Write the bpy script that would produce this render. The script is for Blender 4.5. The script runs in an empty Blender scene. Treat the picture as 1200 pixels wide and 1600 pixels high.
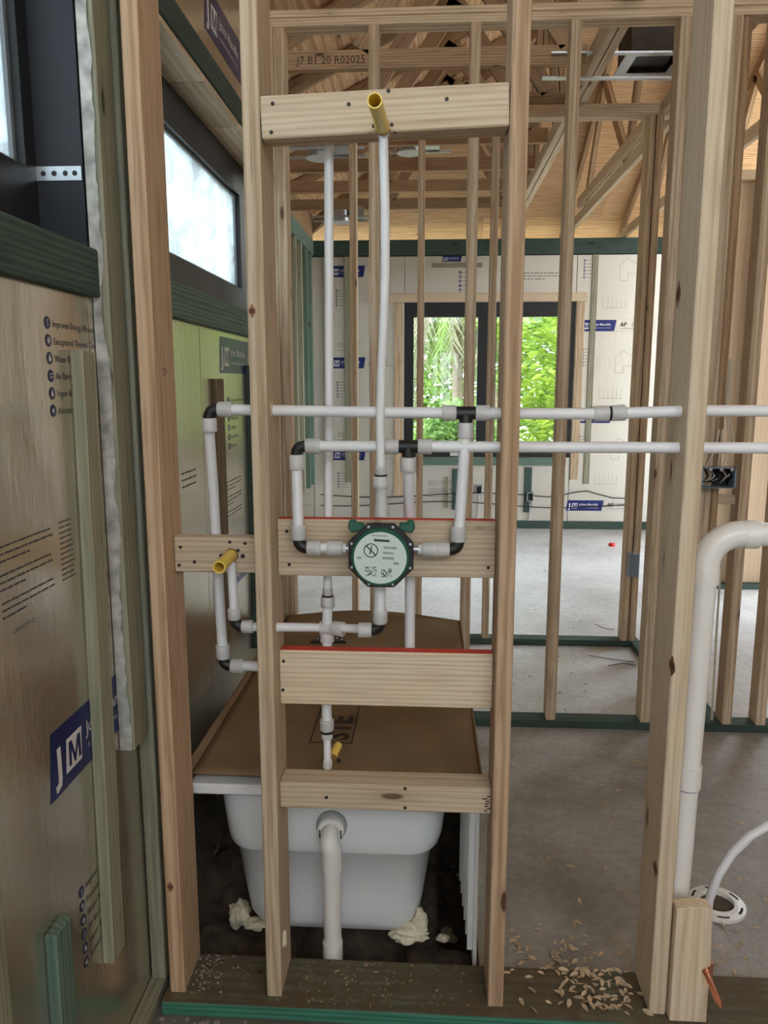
import bpy, bmesh, math, random
from mathutils import Vector, Matrix, noise

# ------------------------------------------------------------------ camera, sky, exposure
sc = bpy.context.scene
C = sc.collection
EYE = Vector((0.0, 0.0, 1.59)); FPX = 1202.0
PITCH, YAW = math.radians(9.5), math.radians(3.3)
cam = bpy.data.objects.new('camera', bpy.data.cameras.new('camera'))
C.objects.link(cam)
cam.location = EYE
cam.rotation_euler = (math.radians(90) - PITCH, 0, YAW)
cam.data.sensor_fit = 'HORIZONTAL'; cam.data.sensor_width = 36.0
cam.data.lens = 36.0 * FPX / 1200.0
cam.data.clip_start = 0.02; cam.data.clip_end = 200
sc.camera = cam

world = bpy.data.worlds.new('overcast_sky'); sc.world = world
world.use_nodes = True
bg = world.node_tree.nodes['Background']
bg.inputs['Color'].default_value = (0.82, 0.91, 1.0, 1)
bg.inputs['Strength'].default_value = 3.2

sun = bpy.data.objects.new('sun', bpy.data.lights.new('sun', 'SUN'))
C.objects.link(sun)
sun.data.energy = 1.2; sun.data.angle = math.radians(25); sun.data.color = (1.0, 0.96, 0.88)
sun.rotation_euler = (math.radians(38), 0, math.radians(-20))

vs = sc.view_settings
vs.view_transform = 'Standard'; vs.look = 'None'; vs.gamma = 1.0; vs.use_curve_mapping = False
vs.exposure = 1.38
sc.cycles.max_bounces = 10; sc.cycles.diffuse_bounces = 6; sc.cycles.transparent_max_bounces = 12
sc.cycles.sample_clamp_indirect = 6.0

# ------------------------------------------------------------------ helpers
R = random.Random(7)
FW = Vector((-math.sin(YAW)*math.cos(PITCH), math.cos(YAW)*math.cos(PITCH), -math.sin(PITCH)))
RT = Vector((math.cos(YAW), math.sin(YAW), 0)); UP = RT.cross(FW)
def P(u, v, X=None, Y=None, Z=None):
    """point where a sight line of the 1200x1600 photograph meets a known plane of the building"""
    d = FW + RT*((u-600)/FPX) - UP*((v-800)/FPX)
    if Y is not None: t = (Y-EYE.y)/d.y
    elif X is not None: t = (X-EYE.x)/d.x
    else: t = (Z-EYE.z)/d.z
    return EYE + d*t

def lin(r, g, b):
    f = lambda c: (c/255/12.92 if c <= 10 else ((c/255+0.055)/1.055)**2.4)
    return (f(r), f(g), f(b), 1)

class MB:
    def __init__(s): s.v = []; s.f = []; s.m = []; s.sm = []
    def add(s, v, f, mi=0, smooth=False):
        k = len(s.v); s.v += [tuple(p) for p in v]
        for q in f: s.f.append(tuple(i+k for i in q)); s.m.append(mi); s.sm.append(smooth)
        return s
    def box(s, a, b, mi=0):
        x0, y0, z0 = a; x1, y1, z1 = b
        return s.add([(x0,y0,z0),(x1,y0,z0),(x1,y1,z0),(x0,y1,z0),(x0,y0,z1),(x1,y0,z1),(x1,y1,z1),(x0,y1,z1)],
            [(0,3,2,1),(4,5,6,7),(0,1,5,4),(1,2,6,5),(2,3,7,6),(3,0,4,7)], mi)
    def tube(s, pts, r, n=14, mi=0, caps=True, smooth=True, inner=None):
        pts = [Vector(p) for p in pts]; rs = r if isinstance(r, (list, tuple)) else [r]*len(pts)
        t = (pts[1]-pts[0]).normalized()
        a = t.orthogonal().normalized(); rings = []
        for i, p in enumerate(pts):
            if 0 < i < len(pts)-1:
                t = ((pts[i+1]-p).normalized() + (p-pts[i-1]).normalized())
                t = t.normalized() if t.length > 1e-6 else (pts[i+1]-p).normalized()
            elif i: 
                t2 = p-pts[i-1]; t = t2.normalized() if t2.length > 1e-9 else t
            a = (a - t*a.dot(t)).normalized(); b = t.cross(a)
            rings.append([p + (a*math.cos(2*math.pi*k/n) + b*math.sin(2*math.pi*k/n))*rs[i] for k in range(n)])
        v = [q for ring in rings for q in ring]; f = []
        for i in range(len(pts)-1):
            for k in range(n): f.append((i*n+k, i*n+(k+1)%n, (i+1)*n+(k+1)%n, (i+1)*n+k))
        s.add(v, f, mi, smooth)
        if caps: s.add(rings[0], [tuple(range(n))[::-1]], mi); s.add(rings[-1], [tuple(range(n))], mi)
        return s
    def poly(s, pts, ext, mi=0):
        """flat polygon extruded by vector ext"""
        n = len(pts); ext = Vector(ext); a = [Vector(p) for p in pts]
        return s.add(a + [p+ext for p in a], [tuple(range(n))[::-1], tuple(range(n, 2*n))] + [(i, (i+1)%n, n+(i+1)%n, n+i) for i in range(n)], mi)
    def mesh(s, me, mat, mi=0):
        return s.add([mat @ v.co for v in me.vertices], [tuple(p.vertices) for p in me.polygons], mi)
    def build(s, name, mats, parent=None, bevel=0, loc=None):
        me = bpy.data.meshes.new(name)
        me.from_pydata(s.v, [], s.f)
        me.polygons.foreach_set('material_index', s.m); me.polygons.foreach_set('use_smooth', s.sm)
        for m in (mats if isinstance(mats, (list, tuple)) else [mats]): me.materials.append(m)
        if bevel:
            bm = bmesh.new(); bm.from_mesh(me)
            bmesh.ops.remove_doubles(bm, verts=bm.verts, dist=1e-5)
            bmesh.ops.bevel(bm, geom=[e for e in bm.edges if len(e.link_faces) == 2 and e.calc_face_angle() > 0.5], offset=bevel, segments=1, affect='EDGES')
            bm.to_mesh(me); bm.free()
        me.update()
        return link(bpy.data.objects.new(name, me), parent, loc)

def link(o, parent=None, loc=None):
    C.objects.link(o)
    if loc is not None: o.location = loc
    if parent is not None:
        o.parent = parent
        o.matrix_parent_inverse = world_of(parent).inverted()
    return o
def world_of(o):
    m = Matrix.LocRotScale(o.location, o.rotation_euler, o.scale)
    return world_of(o.parent) @ o.matrix_parent_inverse @ m if o.parent else m

def thing(name, label, cat, loc=(0,0,0), group=None):
    o = bpy.data.objects.new(name, None); o.empty_display_size = 0.05
    link(o, None, loc); return tag(o, label, cat, group)
def tag(o, label, cat, group=None):
    o['label'] = label; o['category'] = cat
    if group: o['group'] = group
    return o
def struct(name, loc=(0,0,0), label=None):
    o = bpy.data.objects.new(name, None); o.empty_display_size = 0.05
    link(o, None, loc); o['kind'] = 'structure'
    if label: o['label'] = label
    return o
def skind(o, label=None):
    o['kind'] = 'structure'
    if label: o['label'] = label
    return o

def lumber(name, p0, p1, w, d, mat, parent, side=(1,0,0), label=None, bevel=0.003, extra=None):
    """board from p0 to p1 (centre line); w across 'side', d across the third axis; grain runs along local z"""
    p0, p1 = Vector(p0), Vector(p1); z = (p1-p0); L = z.length; z.normalize()
    x = Vector(side); x = (x - z*x.dot(z)).normalized(); y = z.cross(x)
    me = bpy.data.meshes.new(name); bm = bmesh.new()
    bmesh.ops.create_cube(bm, size=1.0)
    for v in bm.verts: v.co = Vector((v.co.x*w, v.co.y*d, (v.co.z+0.5)*L))
    if bevel: bmesh.ops.bevel(bm, geom=bm.edges[:], offset=min(bevel, w*0.2, d*0.2), segments=1, affect='EDGES')
    bm.normal_update()
    if extra is not None:
        nrm, mi = extra
        for f in bm.faces:
            if (x*f.normal.x + y*f.normal.y + z*f.normal.z).dot(Vector(nrm)) > 0.9: f.material_index = mi
    bm.to_mesh(me); bm.free()
    for m in (mat if isinstance(mat, (list, tuple)) else [mat]): me.materials.append(m)
    o = bpy.data.objects.new(name, me)
    M = Matrix((x, y, z)).transposed().to_4x4(); M.translation = p0
    o.location = M.translation; o.rotation_euler = M.to_euler()
    link(o, parent)
    if label: o['label'] = label
    return o
def vboard(name, x0, x1, y0, y1, z0, z1, mat, parent, **k):   # vertical board
    return lumber(name, ((x0+x1)/2, (y0+y1)/2, z0), ((x0+x1)/2, (y0+y1)/2, z1), x1-x0, y1-y0, mat, parent, (1,0,0), **k)
def xboard(name, x0, x1, y0, y1, z0, z1, mat, parent, **k):   # along X
    return lumber(name, (x0, (y0+y1)/2, (z0+z1)/2), (x1, (y0+y1)/2, (z0+z1)/2), y1-y0, z1-z0, mat, parent, (0,1,0), **k)
def yboard(name, x0, x1, y0, y1, z0, z1, mat, parent, **k):   # along Y
    return lumber(name, ((x0+x1)/2, y0, (z0+z1)/2), ((x0+x1)/2, y1, (z0+z1)/2), x1-x0, z1-z0, mat, parent, (1,0,0), **k)

_txt = {}
def text_mesh(body, size, align='LEFT', bold=0.0):
    k = (body, size, align, bold)
    if k not in _txt:
        cu = bpy.data.curves.new('lettering', 'FONT'); cu.body = body; cu.size = size; cu.align_x = align; cu.resolution_u = 2; cu.offset = bold*size
        o = bpy.data.objects.new('lettering', cu); C.objects.link(o)
        dg = bpy.context.evaluated_depsgraph_get()
        _txt[k] = bpy.data.meshes.new_from_object(o.evaluated_get(dg))
        bpy.data.objects.remove(o)
    return _txt[k]

# ------------------------------------------------------------------ materials
def nt(name):
    m = bpy.data.materials.new(name); m.use_nodes = True
    t = m.node_tree; b = t.nodes['Principled BSDF']
    return m, t, b
def N(t, typ, **k):
    n = t.nodes.new(typ)
    for a, v in k.items(): setattr(n, a, v)
    return n
def ramp(t, fac, stops):
    r = N(t, 'ShaderNodeValToRGB')
    e = r.color_ramp.elements
    while len(e) < len(stops): e.new(0.5)
    for i, (p, c) in enumerate(stops): e[i].position = p; e[i].color = c
    t.links.new(fac, r.inputs[0]); return r.outputs[0]
def mix(t, fac, a, b, mode='MIX'):
    m = N(t, 'ShaderNodeMix', data_type='RGBA', blend_type=mode)
    for s, v in ((m.inputs[0], fac), (m.inputs[6], a), (m.inputs[7], b)):
        if hasattr(v, 'is_linked'): t.links.new(v, s)
        else: s.default_value = v
    return m.outputs[2]

def plain(name, col, rough=0.5, metal=0.0, var=0.0, scale=20, bump=0.0, spec=0.5):
    m, t, b = nt(name)
    b.inputs['Roughness'].default_value = rough; b.inputs['Metallic'].default_value = metal
    b.inputs['Specular IOR Level'].default_value = spec
    tc = N(t, 'ShaderNodeTexCoord'); no = N(t, 'ShaderNodeTexNoise'); no.inputs['Scale'].default_value = scale; no.inputs['Detail'].default_value = 4
    t.links.new(tc.outputs['Object'], no.inputs['Vector'])
    v = max(var, 0.02)
    lo = tuple(c*(1-v) for c in col[:3])+(1,); hi = tuple(min(1, c*(1+v)) for c in col[:3])+(1,)
    t.links.new(ramp(t, no.outputs['Fac'], [(0.3, lo), (0.7, hi)]), b.inputs['Base Color'])
    if bump:
        bp = N(t, 'ShaderNodeBump'); bp.inputs['Strength'].default_value = bump; bp.inputs['Distance'].default_value = 0.01
        t.links.new(no.outputs['Fac'], bp.inputs['Height']); t.links.new(bp.outputs['Normal'], b.inputs['Normal'])
    return m

def wood(name, light, mid, dark, knot=True, grain=1.0, dirt=None, rough=0.72):
    m, t, b = nt(name); L = t.links
    tc = N(t, 'ShaderNodeTexCoord'); oi = N(t, 'ShaderNodeObjectInfo')
    off = N(t, 'ShaderNodeVectorMath', operation='SCALE'); off.inputs[0].default_value = (3.1, 7.7, 5.3)
    L.new(oi.outputs['Random'], off.inputs['Scale'])
    ad = N(t, 'ShaderNodeVectorMath', operation='ADD')
    L.new(tc.outputs['Object'], ad.inputs[0]); L.new(off.outputs[0], ad.inputs[1])
    mp = N(t, 'ShaderNodeMapping'); mp.inputs['Scale'].default_value = (1, 1, 0.045)
    L.new(ad.outputs[0], mp.inputs['Vector'])
    # slow bending of the rings, so that the grain runs in cathedrals
    n0 = N(t, 'ShaderNodeTexNoise'); n0.inputs['Scale'].default_value = 9; n0.inputs['Detail'].default_value = 2
    L.new(mp.outputs[0], n0.inputs['Vector'])
    wv = N(t, 'ShaderNodeTexWave', wave_type='RINGS', rings_direction='Z'); wv.inputs['Scale'].default_value = 26
    wv.inputs['Distortion'].default_value = 5.5; wv.inputs['Detail'].default_value = 2.5; wv.inputs['Detail Scale'].default_value = 1.4
    L.new(mp.outputs[0], wv.inputs['Vector'])
    n1 = N(t, 'ShaderNodeTexNoise'); n1.inputs['Scale'].default_value = 120; n1.inputs['Detail'].default_value = 5
    L.new(mp.outputs[0], n1.inputs['Vector'])
    c1 = ramp(t, wv.outputs['Fac'], [(0.15, light), (0.75, mid), (1.0, tuple(mid[i]*0.6+dark[i]*0.4 for i in range(3))+(1,))])
    c2 = ramp(t, n0.outputs['Fac'], [(0.3, mid), (0.7, light)])
    c = mix(t, min(1, 0.7*grain), c2, c1)
    f = ramp(t, n1.outputs['Fac'], [(0.30, (1,1,1,1)), (0.5, (0,0,0,1))])
    fm = N(t, 'ShaderNodeMath', operation='MULTIPLY'); fm.inputs[1].default_value = 0.45*grain
    L.new(f, fm.inputs[0]); c = mix(t, fm.outputs[0], c, dark)
    if knot:
        mk = N(t, 'ShaderNodeMapping'); mk.inputs['Scale'].default_value = (1, 1, 0.30)
        L.new(ad.outputs[0], mk.inputs['Vector'])
        vo = N(t, 'ShaderNodeTexVoronoi'); vo.inputs['Scale'].default_value = 8.5; vo.inputs['Randomness'].default_value = 1
        L.new(mk.outputs[0], vo.inputs['Vector'])
        k = ramp(t, vo.outputs['Distance'], [(0.055, (1,1,1,1)), (0.085, (0,0,0,1))])
        halo = ramp(t, vo.outputs['Distance'], [(0.06, (0.5,0.5,0.5,1)), (0.22, (0,0,0,1))])
        c = mix(t, halo, c, tuple(mid[i]*0.7 for i in range(3))+(1,))
        c = mix(t, k, c, tuple(dark[i]*0.55 for i in range(3))+(1,))
    # each board has its own tone
    hv = N(t, 'ShaderNodeHueSaturation')
    mr = N(t, 'ShaderNodeMapRange'); mr.inputs['To Min'].default_value = 0.84; mr.inputs['To Max'].default_value = 1.12
    L.new(oi.outputs['Random'], mr.inputs['Value']); L.new(mr.outputs[0], hv.inputs['Value']); L.new(c, hv.inputs['Color'])
    c = hv.outputs[0]
    if dirt:
        nd = N(t, 'ShaderNodeTexNoise'); nd.inputs['Scale'].default_value = 14; nd.inputs['Detail'].default_value = 6; nd.inputs['Roughness'].default_value = 0.7
        L.new(tc.outputs['Object'], nd.inputs['Vector'])
        df = ramp(t, nd.outputs['Fac'], [(0.35, (0,0,0,1)), (0.55, (0.9,0.9,0.9,1))])
        c = mix(t, df, c, dirt)
    L.new(c, b.inputs['Base Color'])
    b.inputs['Roughness'].default_value = rough; b.inputs['Specular IOR Level'].default_value = 0.3
    bp = N(t, 'ShaderNodeBump'); bp.inputs['Strength'].default_value = 0.25; bp.inputs['Distance'].default_value = 0.002
    L.new(n1.outputs['Fac'], bp.inputs['Height']); L.new(bp.outputs['Normal'], b.inputs['Normal'])
    return m

PINE = wood('pine', lin(212,194,167), lin(192,167,136), lin(130,99,72))
PINEWARM = wood('pine_warm', lin(204,176,146), lin(182,150,117), lin(120,86,60))
PINEPALE = wood('pine_pale', lin(218,202,176), lin(202,181,152), lin(154,124,94), grain=0.75)
TRUSS = wood('truss_pine', lin(174,146,114), lin(150,121,91), lin(100,75,54))
GREEN = wood('treated_green', lin(112,136,122), lin(90,114,102), lin(56,76,68))
GREENDK = wood('treated_green_dark', lin(74,94,86), lin(56,76,70), lin(34,48,45))
OLIVE = wood('treated_olive', lin(160,158,138), lin(138,138,116), lin(92,94,78))
DIRTY = wood('dirty_plate', lin(120,118,98), lin(98,98,80), lin(60,58,46), dirt=lin(92,80,62))
TEAL = wood('treated_teal', lin(84,150,126), lin(58,122,102), lin(34,84,70), knot=False)
PLY = wood('plywood', lin(220,186,146), lin(200,160,118), lin(160,110,72), knot=True, grain=1.3)
BEIGE = wood('beige_panel', lin(206,186,160), lin(194,172,144), lin(170,146,118), knot=False, grain=0.5)
RED = plain('red_paint', lin(206,62,48), 0.6, var=0.2, scale=30)
PEX = plain('pex_white', lin(226,228,230), 0.35, var=0.03, scale=12)
PEXGREY = plain('fitting_grey', lin(196,196,194), 0.4)
BLACKPL = plain('black_plastic', lin(24,26,26), 0.45)
PVC = plain('pvc_white', lin(228,226,220), 0.28, var=0.03, scale=9)
TUBW = plain('tub_white', lin(228,230,230), 0.25, var=0.02, scale=3)
YELLOW = plain('yellow_plastic', lin(242,214,98), 0.35)
STEEL = plain('galvanised', lin(190,194,198), 0.35, 0.9, var=0.12, scale=60)
SCREW = plain('screw_black', lin(26,22,20), 0.5)
FRAMEB = plain('window_black', lin(20,22,25), 0.45, var=0.1)
MEMB = plain('black_membrane', lin(26,30,38), 0.55, var=0.15, scale=8, bump=0.1)
NAVY = plain('print_navy', lin(30,44,112), 0.28, 0.35)
INK = plain('print_ink', lin(52,52,58), 0.6)
INKMID = plain('print_mid', lin(84,82,80), 0.5, 0.3)
INKGREY = plain('print_grey', lin(168,164,156), 0.5)
WHITEPR = plain('print_white', lin(222,224,226), 0.5)
COPPER = plain('copper', lin(226,160,130), 0.32, 0.9, var=0.1, scale=30)
FOAM = plain('spray_foam', lin(222,214,186), 0.7, var=0.1, scale=40, bump=0.6)
VGREEN = plain('valve_green', lin(30,92,72), 0.4)
VLABEL = plain('valve_label', lin(206,222,214), 0.3)
CARDINK = plain('card_ink', lin(44,34,26), 0.7)
CONDARK = plain('dark_block', lin(52,52,52), 0.9, var=0.3, scale=25, bump=0.5)
CABLEW = plain('cable_white', lin(196,186,166), 0.5)
CABLEB = plain('cable_black', lin(22,22,24), 0.5)
WIREG = plain('wire_grey', lin(92,90,88), 0.5)
BLUEBOX = plain('box_grey_blue', lin(120,136,152), 0.4)
SMEAR = plain('joint_compound', lin(176,176,170), 0.7, var=0.42, scale=26, bump=0.3)
REDCAP = plain('red_plastic', lin(214,44,40), 0.4)

def cardboard():
    m, t, b = nt('cardboard'); L = t.links
    tc = N(t, 'ShaderNodeTexCoord'); n = N(t, 'ShaderNodeTexNoise'); n.inputs['Scale'].default_value = 5; n.inputs['Detail'].default_value = 6
    L.new(tc.outputs['Object'], n.inputs['Vector'])
    L.new(ramp(t, n.outputs['Fac'], [(0.3, lin(126,106,80)), (0.7, lin(143,121,94))]), b.inputs['Base Color'])
    b.inputs['Roughness'].default_value = 0.85; b.inputs['Specular IOR Level'].default_value = 0.2
    return m
CARD = cardboard()

def concrete(name, base, dark, pale, rough, scale=1.0):
    m, t, b = nt(name); L = t.links
    tc = N(t, 'ShaderNodeTexCoord')
    n1 = N(t, 'ShaderNodeTexNoise'); n1.inputs['Scale'].default_value = 1.3*scale; n1.inputs['Detail'].default_value = 8; n1.inputs['Roughness'].default_value = 0.65
    n2 = N(t, 'ShaderNodeTexNoise'); n2.inputs['Scale'].default_value = 22*scale; n2.inputs['Detail'].default_value = 6; n2.inputs['Roughness'].default_value = 0.75
    n3 = N(t, 'ShaderNodeTexNoise'); n3.inputs['Scale'].default_value = 3.2*scale; n3.inputs['Detail'].default_value = 5
    for n in (n1, n2, n3): L.new(tc.outputs['Object'], n.inputs['Vector'])
    c = ramp(t, n1.outputs['Fac'], [(0.33, dark), (0.52, base), (0.75, pale)])
    g = ramp(t, n2.outputs['Fac'], [(0.35, (0.55,0.55,0.55,1)), (0.6, (1,1,1,1))])
    c = mix(t, 0.5, c, mix(t, 1.0, c, g, 'MULTIPLY'))
    L.new(c, b.inputs['Base Color'])
    rr = N(t, 'ShaderNodeMapRange'); rr.inputs['To Min'].default_value = rough-0.12; rr.inputs['To Max'].default_value = rough+0.15
    L.new(n3.outputs['Fac'], rr.inputs['Value']); L.new(rr.outputs[0], b.inputs['Roughness'])
    bp = N(t, 'ShaderNodeBump'); bp.inputs['Strength'].default_value = 0.25; bp.inputs['Distance'].default_value = 0.004
    L.new(n2.outputs['Fac'], bp.inputs['Height']); L.new(bp.outputs['Normal'], b.inputs['Normal'])
    return m
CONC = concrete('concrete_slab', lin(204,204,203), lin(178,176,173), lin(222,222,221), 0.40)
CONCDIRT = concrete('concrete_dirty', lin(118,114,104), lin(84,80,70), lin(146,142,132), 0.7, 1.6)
CONCBATH = concrete('concrete_bath', lin(164,161,155), lin(126,122,115), lin(186,184,179), 0.55, 1.3)  # real dirt and the bath's shade both put into this darker colour
SOIL = plain('soil', lin(82,72,60), 0.95, var=0.5, scale=18, bump=0.9)
GRASSG = plain('ground_sand', lin(206,196,170), 0.95, var=0.15, scale=3)
SHAV = plain('shavings', lin(192,172,142), 0.8, var=0.4, scale=50)
SHAVD = plain('shavings_dusty', lin(150,132,106), 0.9, var=0.4, scale=50)
GRAVEL = plain('gravel_grey', lin(140,134,126), 0.9, var=0.4, scale=60)

def foil(name, base, rough, metal):
    m, t, b = nt(name); L = t.links
    tc = N(t, 'ShaderNodeTexCoord')
    n0 = N(t, 'ShaderNodeTexNoise'); n0.inputs['Scale'].default_value = 2.2; n0.inputs['Detail'].default_value = 3
    mp = N(t, 'ShaderNodeMapping'); mp.inputs['Scale'].default_value = (1, 1, 0.16)
    L.new(tc.outputs['Object'], mp.inputs['Vector'])
    n1 = N(t, 'ShaderNodeTexNoise'); n1.inputs['Scale'].default_value = 16; n1.inputs['Detail'].default_value = 6; n1.inputs['Roughness'].default_value = 0.6
    n2 = N(t, 'ShaderNodeTexNoise'); n2.inputs['Scale'].default_value = 55; n2.inputs['Detail'].default_value = 3
    L.new(tc.outputs['Object'], n0.inputs['Vector']); L.new(mp.outputs[0], n1.inputs['Vector']); L.new(tc.outputs['Object'], n2.inputs['Vector'])
    L.new(ramp(t, n0.outputs['Fac'], [(0.3, tuple(c*0.92 for c in base[:3])+(1,)), (0.7, base)]), b.inputs['Base Color'])
    b.inputs['Metallic'].default_value = metal
    rr = N(t, 'ShaderNodeMapRange'); rr.inputs['To Min'].default_value = rough-0.08; rr.inputs['To Max'].default_value = rough+0.1
    L.new(n0.outputs['Fac'], rr.inputs['Value']); L.new(rr.outputs[0], b.inputs['Roughness'])
    ad = N(t, 'ShaderNodeMath', operation='MULTIPLY_ADD'); ad.inputs[1].default_value = 0.25
    L.new(n2.outputs['Fac'], ad.inputs[0]); L.new(n1.outputs['Fac'], ad.inputs[2])
    bp = N(t, 'ShaderNodeBump'); bp.inputs['Strength'].default_value = 0.35; bp.inputs['Distance'].default_value = 0.006
    L.new(ad.outputs[0], bp.inputs['Height']); L.new(bp.outputs['Normal'], b.inputs['Normal'])
    return m
FOIL = foil('foil_facing', lin(214,208,194), 0.22, 0.86)
FOILFAR = foil('foil_facing_far', lin(208,205,194), 0.40, 0.45)

def glass(name, film=0.0):
    m = bpy.data.materials.new(name); m.use_nodes = True; t = m.node_tree; L = t.links
    t.nodes.clear()
    o = N(t, 'ShaderNodeOutputMaterial'); tr = N(t, 'ShaderNodeBsdfTransparent'); gl = N(t, 'ShaderNodeBsdfGlossy'); gl.inputs['Roughness'].default_value = 0.03
    fr = N(t, 'ShaderNodeFresnel'); fr.inputs['IOR'].default_value = 1.35
    m1 = N(t, 'ShaderNodeMixShader'); L.new(fr.outputs[0], m1.inputs[0]); L.new(tr.outputs[0], m1.inputs[1]); L.new(gl.outputs[0], m1.inputs[2])
    last = m1.outputs[0]
    if film:
        tl = N(t, 'ShaderNodeBsdfTranslucent'); tl.inputs['Color'].default_value = lin(226,238,244)
        tc = N(t, 'ShaderNodeTexCoord'); n = N(t, 'ShaderNodeTexNoise'); n.inputs['Scale'].default_value = 6; n.inputs['Detail'].default_value = 4; n.inputs['Distortion'].default_value = 1.5
        L.new(tc.outputs['Object'], n.inputs['Vector'])
        mr = N(t, 'ShaderNodeMapRange'); mr.inputs['From Min'].default_value = 0.3; mr.inputs['From Max'].default_value = 0.7; mr.inputs['To Min'].default_value = film-0.25; mr.inputs['To Max'].default_value = min(1, film+0.2)
        L.new(n.outputs['Fac'], mr.inputs['Value'])
        m2 = N(t, 'ShaderNodeMixShader'); L.new(mr.outputs[0], m2.inputs[0]); L.new(last, m2.inputs[1]); L.new(tl.outputs[0], m2.inputs[2]); last = m2.outputs[0]
    L.new(last, o.inputs['Surface'])
    return m
GLASS = glass('window_glass'); GLASSFILM = glass('window_glass_filmed', 0.42)

def leafmat(name, c1, c2):
    m = bpy.data.materials.new(name); m.use_nodes = True; t = m.node_tree; L = t.links
    b = t.nodes['Principled BSDF']; o = t.nodes['Material Output']
    tc = N(t, 'ShaderNodeTexCoord'); n = N(t, 'ShaderNodeTexNoise'); n.inputs['Scale'].default_value = 1.6; n.inputs['Detail'].default_value = 5
    L.new(tc.outputs['Object'], n.inputs['Vector'])
    c = ramp(t, n.outputs['Fac'], [(0.35, c1), (0.65, c2)])
    L.new(c, b.inputs['Base Color']); b.inputs['Roughness'].default_value = 0.5
    tl = N(t, 'ShaderNodeBsdfTranslucent'); L.new(c, tl.inputs['Color'])
    mx = N(t, 'ShaderNodeMixShader'); mx.inputs[0].default_value = 0.45
    L.new(b.outputs[0], mx.inputs[1]); L.new(tl.outputs[0], mx.inputs[2]); L.new(mx.outputs[0], o.inputs['Surface'])
    return m
LEAF = leafmat('leaf_green', lin(110,148,52), lin(182,206,92))
LEAF2 = leafmat('leaf_deep', lin(92,130,62), lin(150,184,96))
FROND = leafmat('frond_dry', lin(112,116,92), lin(164,164,132))
BARK = plain('palm_bark', lin(136,124,104), 0.9, var=0.3, scale=12, bump=0.6)

# ------------------------------------------------------------------ setting: floor, pit, ground outside
ZP = 3.10                       # top of the double top plates
YA0, YA1 = 1.72, 1.86           # plumbing wall
XL = -0.72                      # face of the foil on the side wall
fl = struct('floor')
PX0, PX1, PY0, PY1 = -0.72, 0.155, 1.86, 3.36
mb = MB()
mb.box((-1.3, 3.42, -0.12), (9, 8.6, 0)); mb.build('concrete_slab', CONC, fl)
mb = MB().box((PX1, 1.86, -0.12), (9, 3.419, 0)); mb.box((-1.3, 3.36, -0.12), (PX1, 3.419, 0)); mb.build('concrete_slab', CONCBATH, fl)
mb = MB().box((-0.75, -4, -0.12), (9, 1.86, -0.004)); mb.build('concrete_apron', CONCDIRT, fl)
# soil under the tub, with the dug-out hole around the drain
nx, ny = 46, 60; v = []; f = []
for j in range(ny+1):
    for i in range(nx+1):
        x = PX0-0.02 + (PX1-PX0+0.04)*i/nx; y = PY0-0.01 + (PY1-PY0+0.02)*j/ny
        z = -0.035 + 0.05*noise.fractal(Vector((x*7, y*7, 1.3)), 1.0, 2.0, 5) - 0.05*max(0, (x-0.02))
        hx = max(0, 1-abs((x+0.215)/0.155)**6); hy = max(0, 1-abs((y-2.02)/0.19)**6)
        z -= 0.42*min(1, 1.6*hx*hy)
        hx = max(0, 1-abs((x-0.10)/0.055)**4); hy = max(0, 1-abs((y-2.45)/0.45)**4)
        z -= 0.25*min(1, 1.6*hx*hy)
        v.append((x, y, z))
for j in range(ny):
    for i in range(nx):
        a = j*(nx+1)+i; f.append((a, a+1, a+nx+2, a+nx+1))
MB().add(v, f, 0, True).build('pit_soil', SOIL, fl)
skind(MB().box((-40, -30, -0.5), (40, 60, -0.3)).build('ground', GRASSG))

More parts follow.
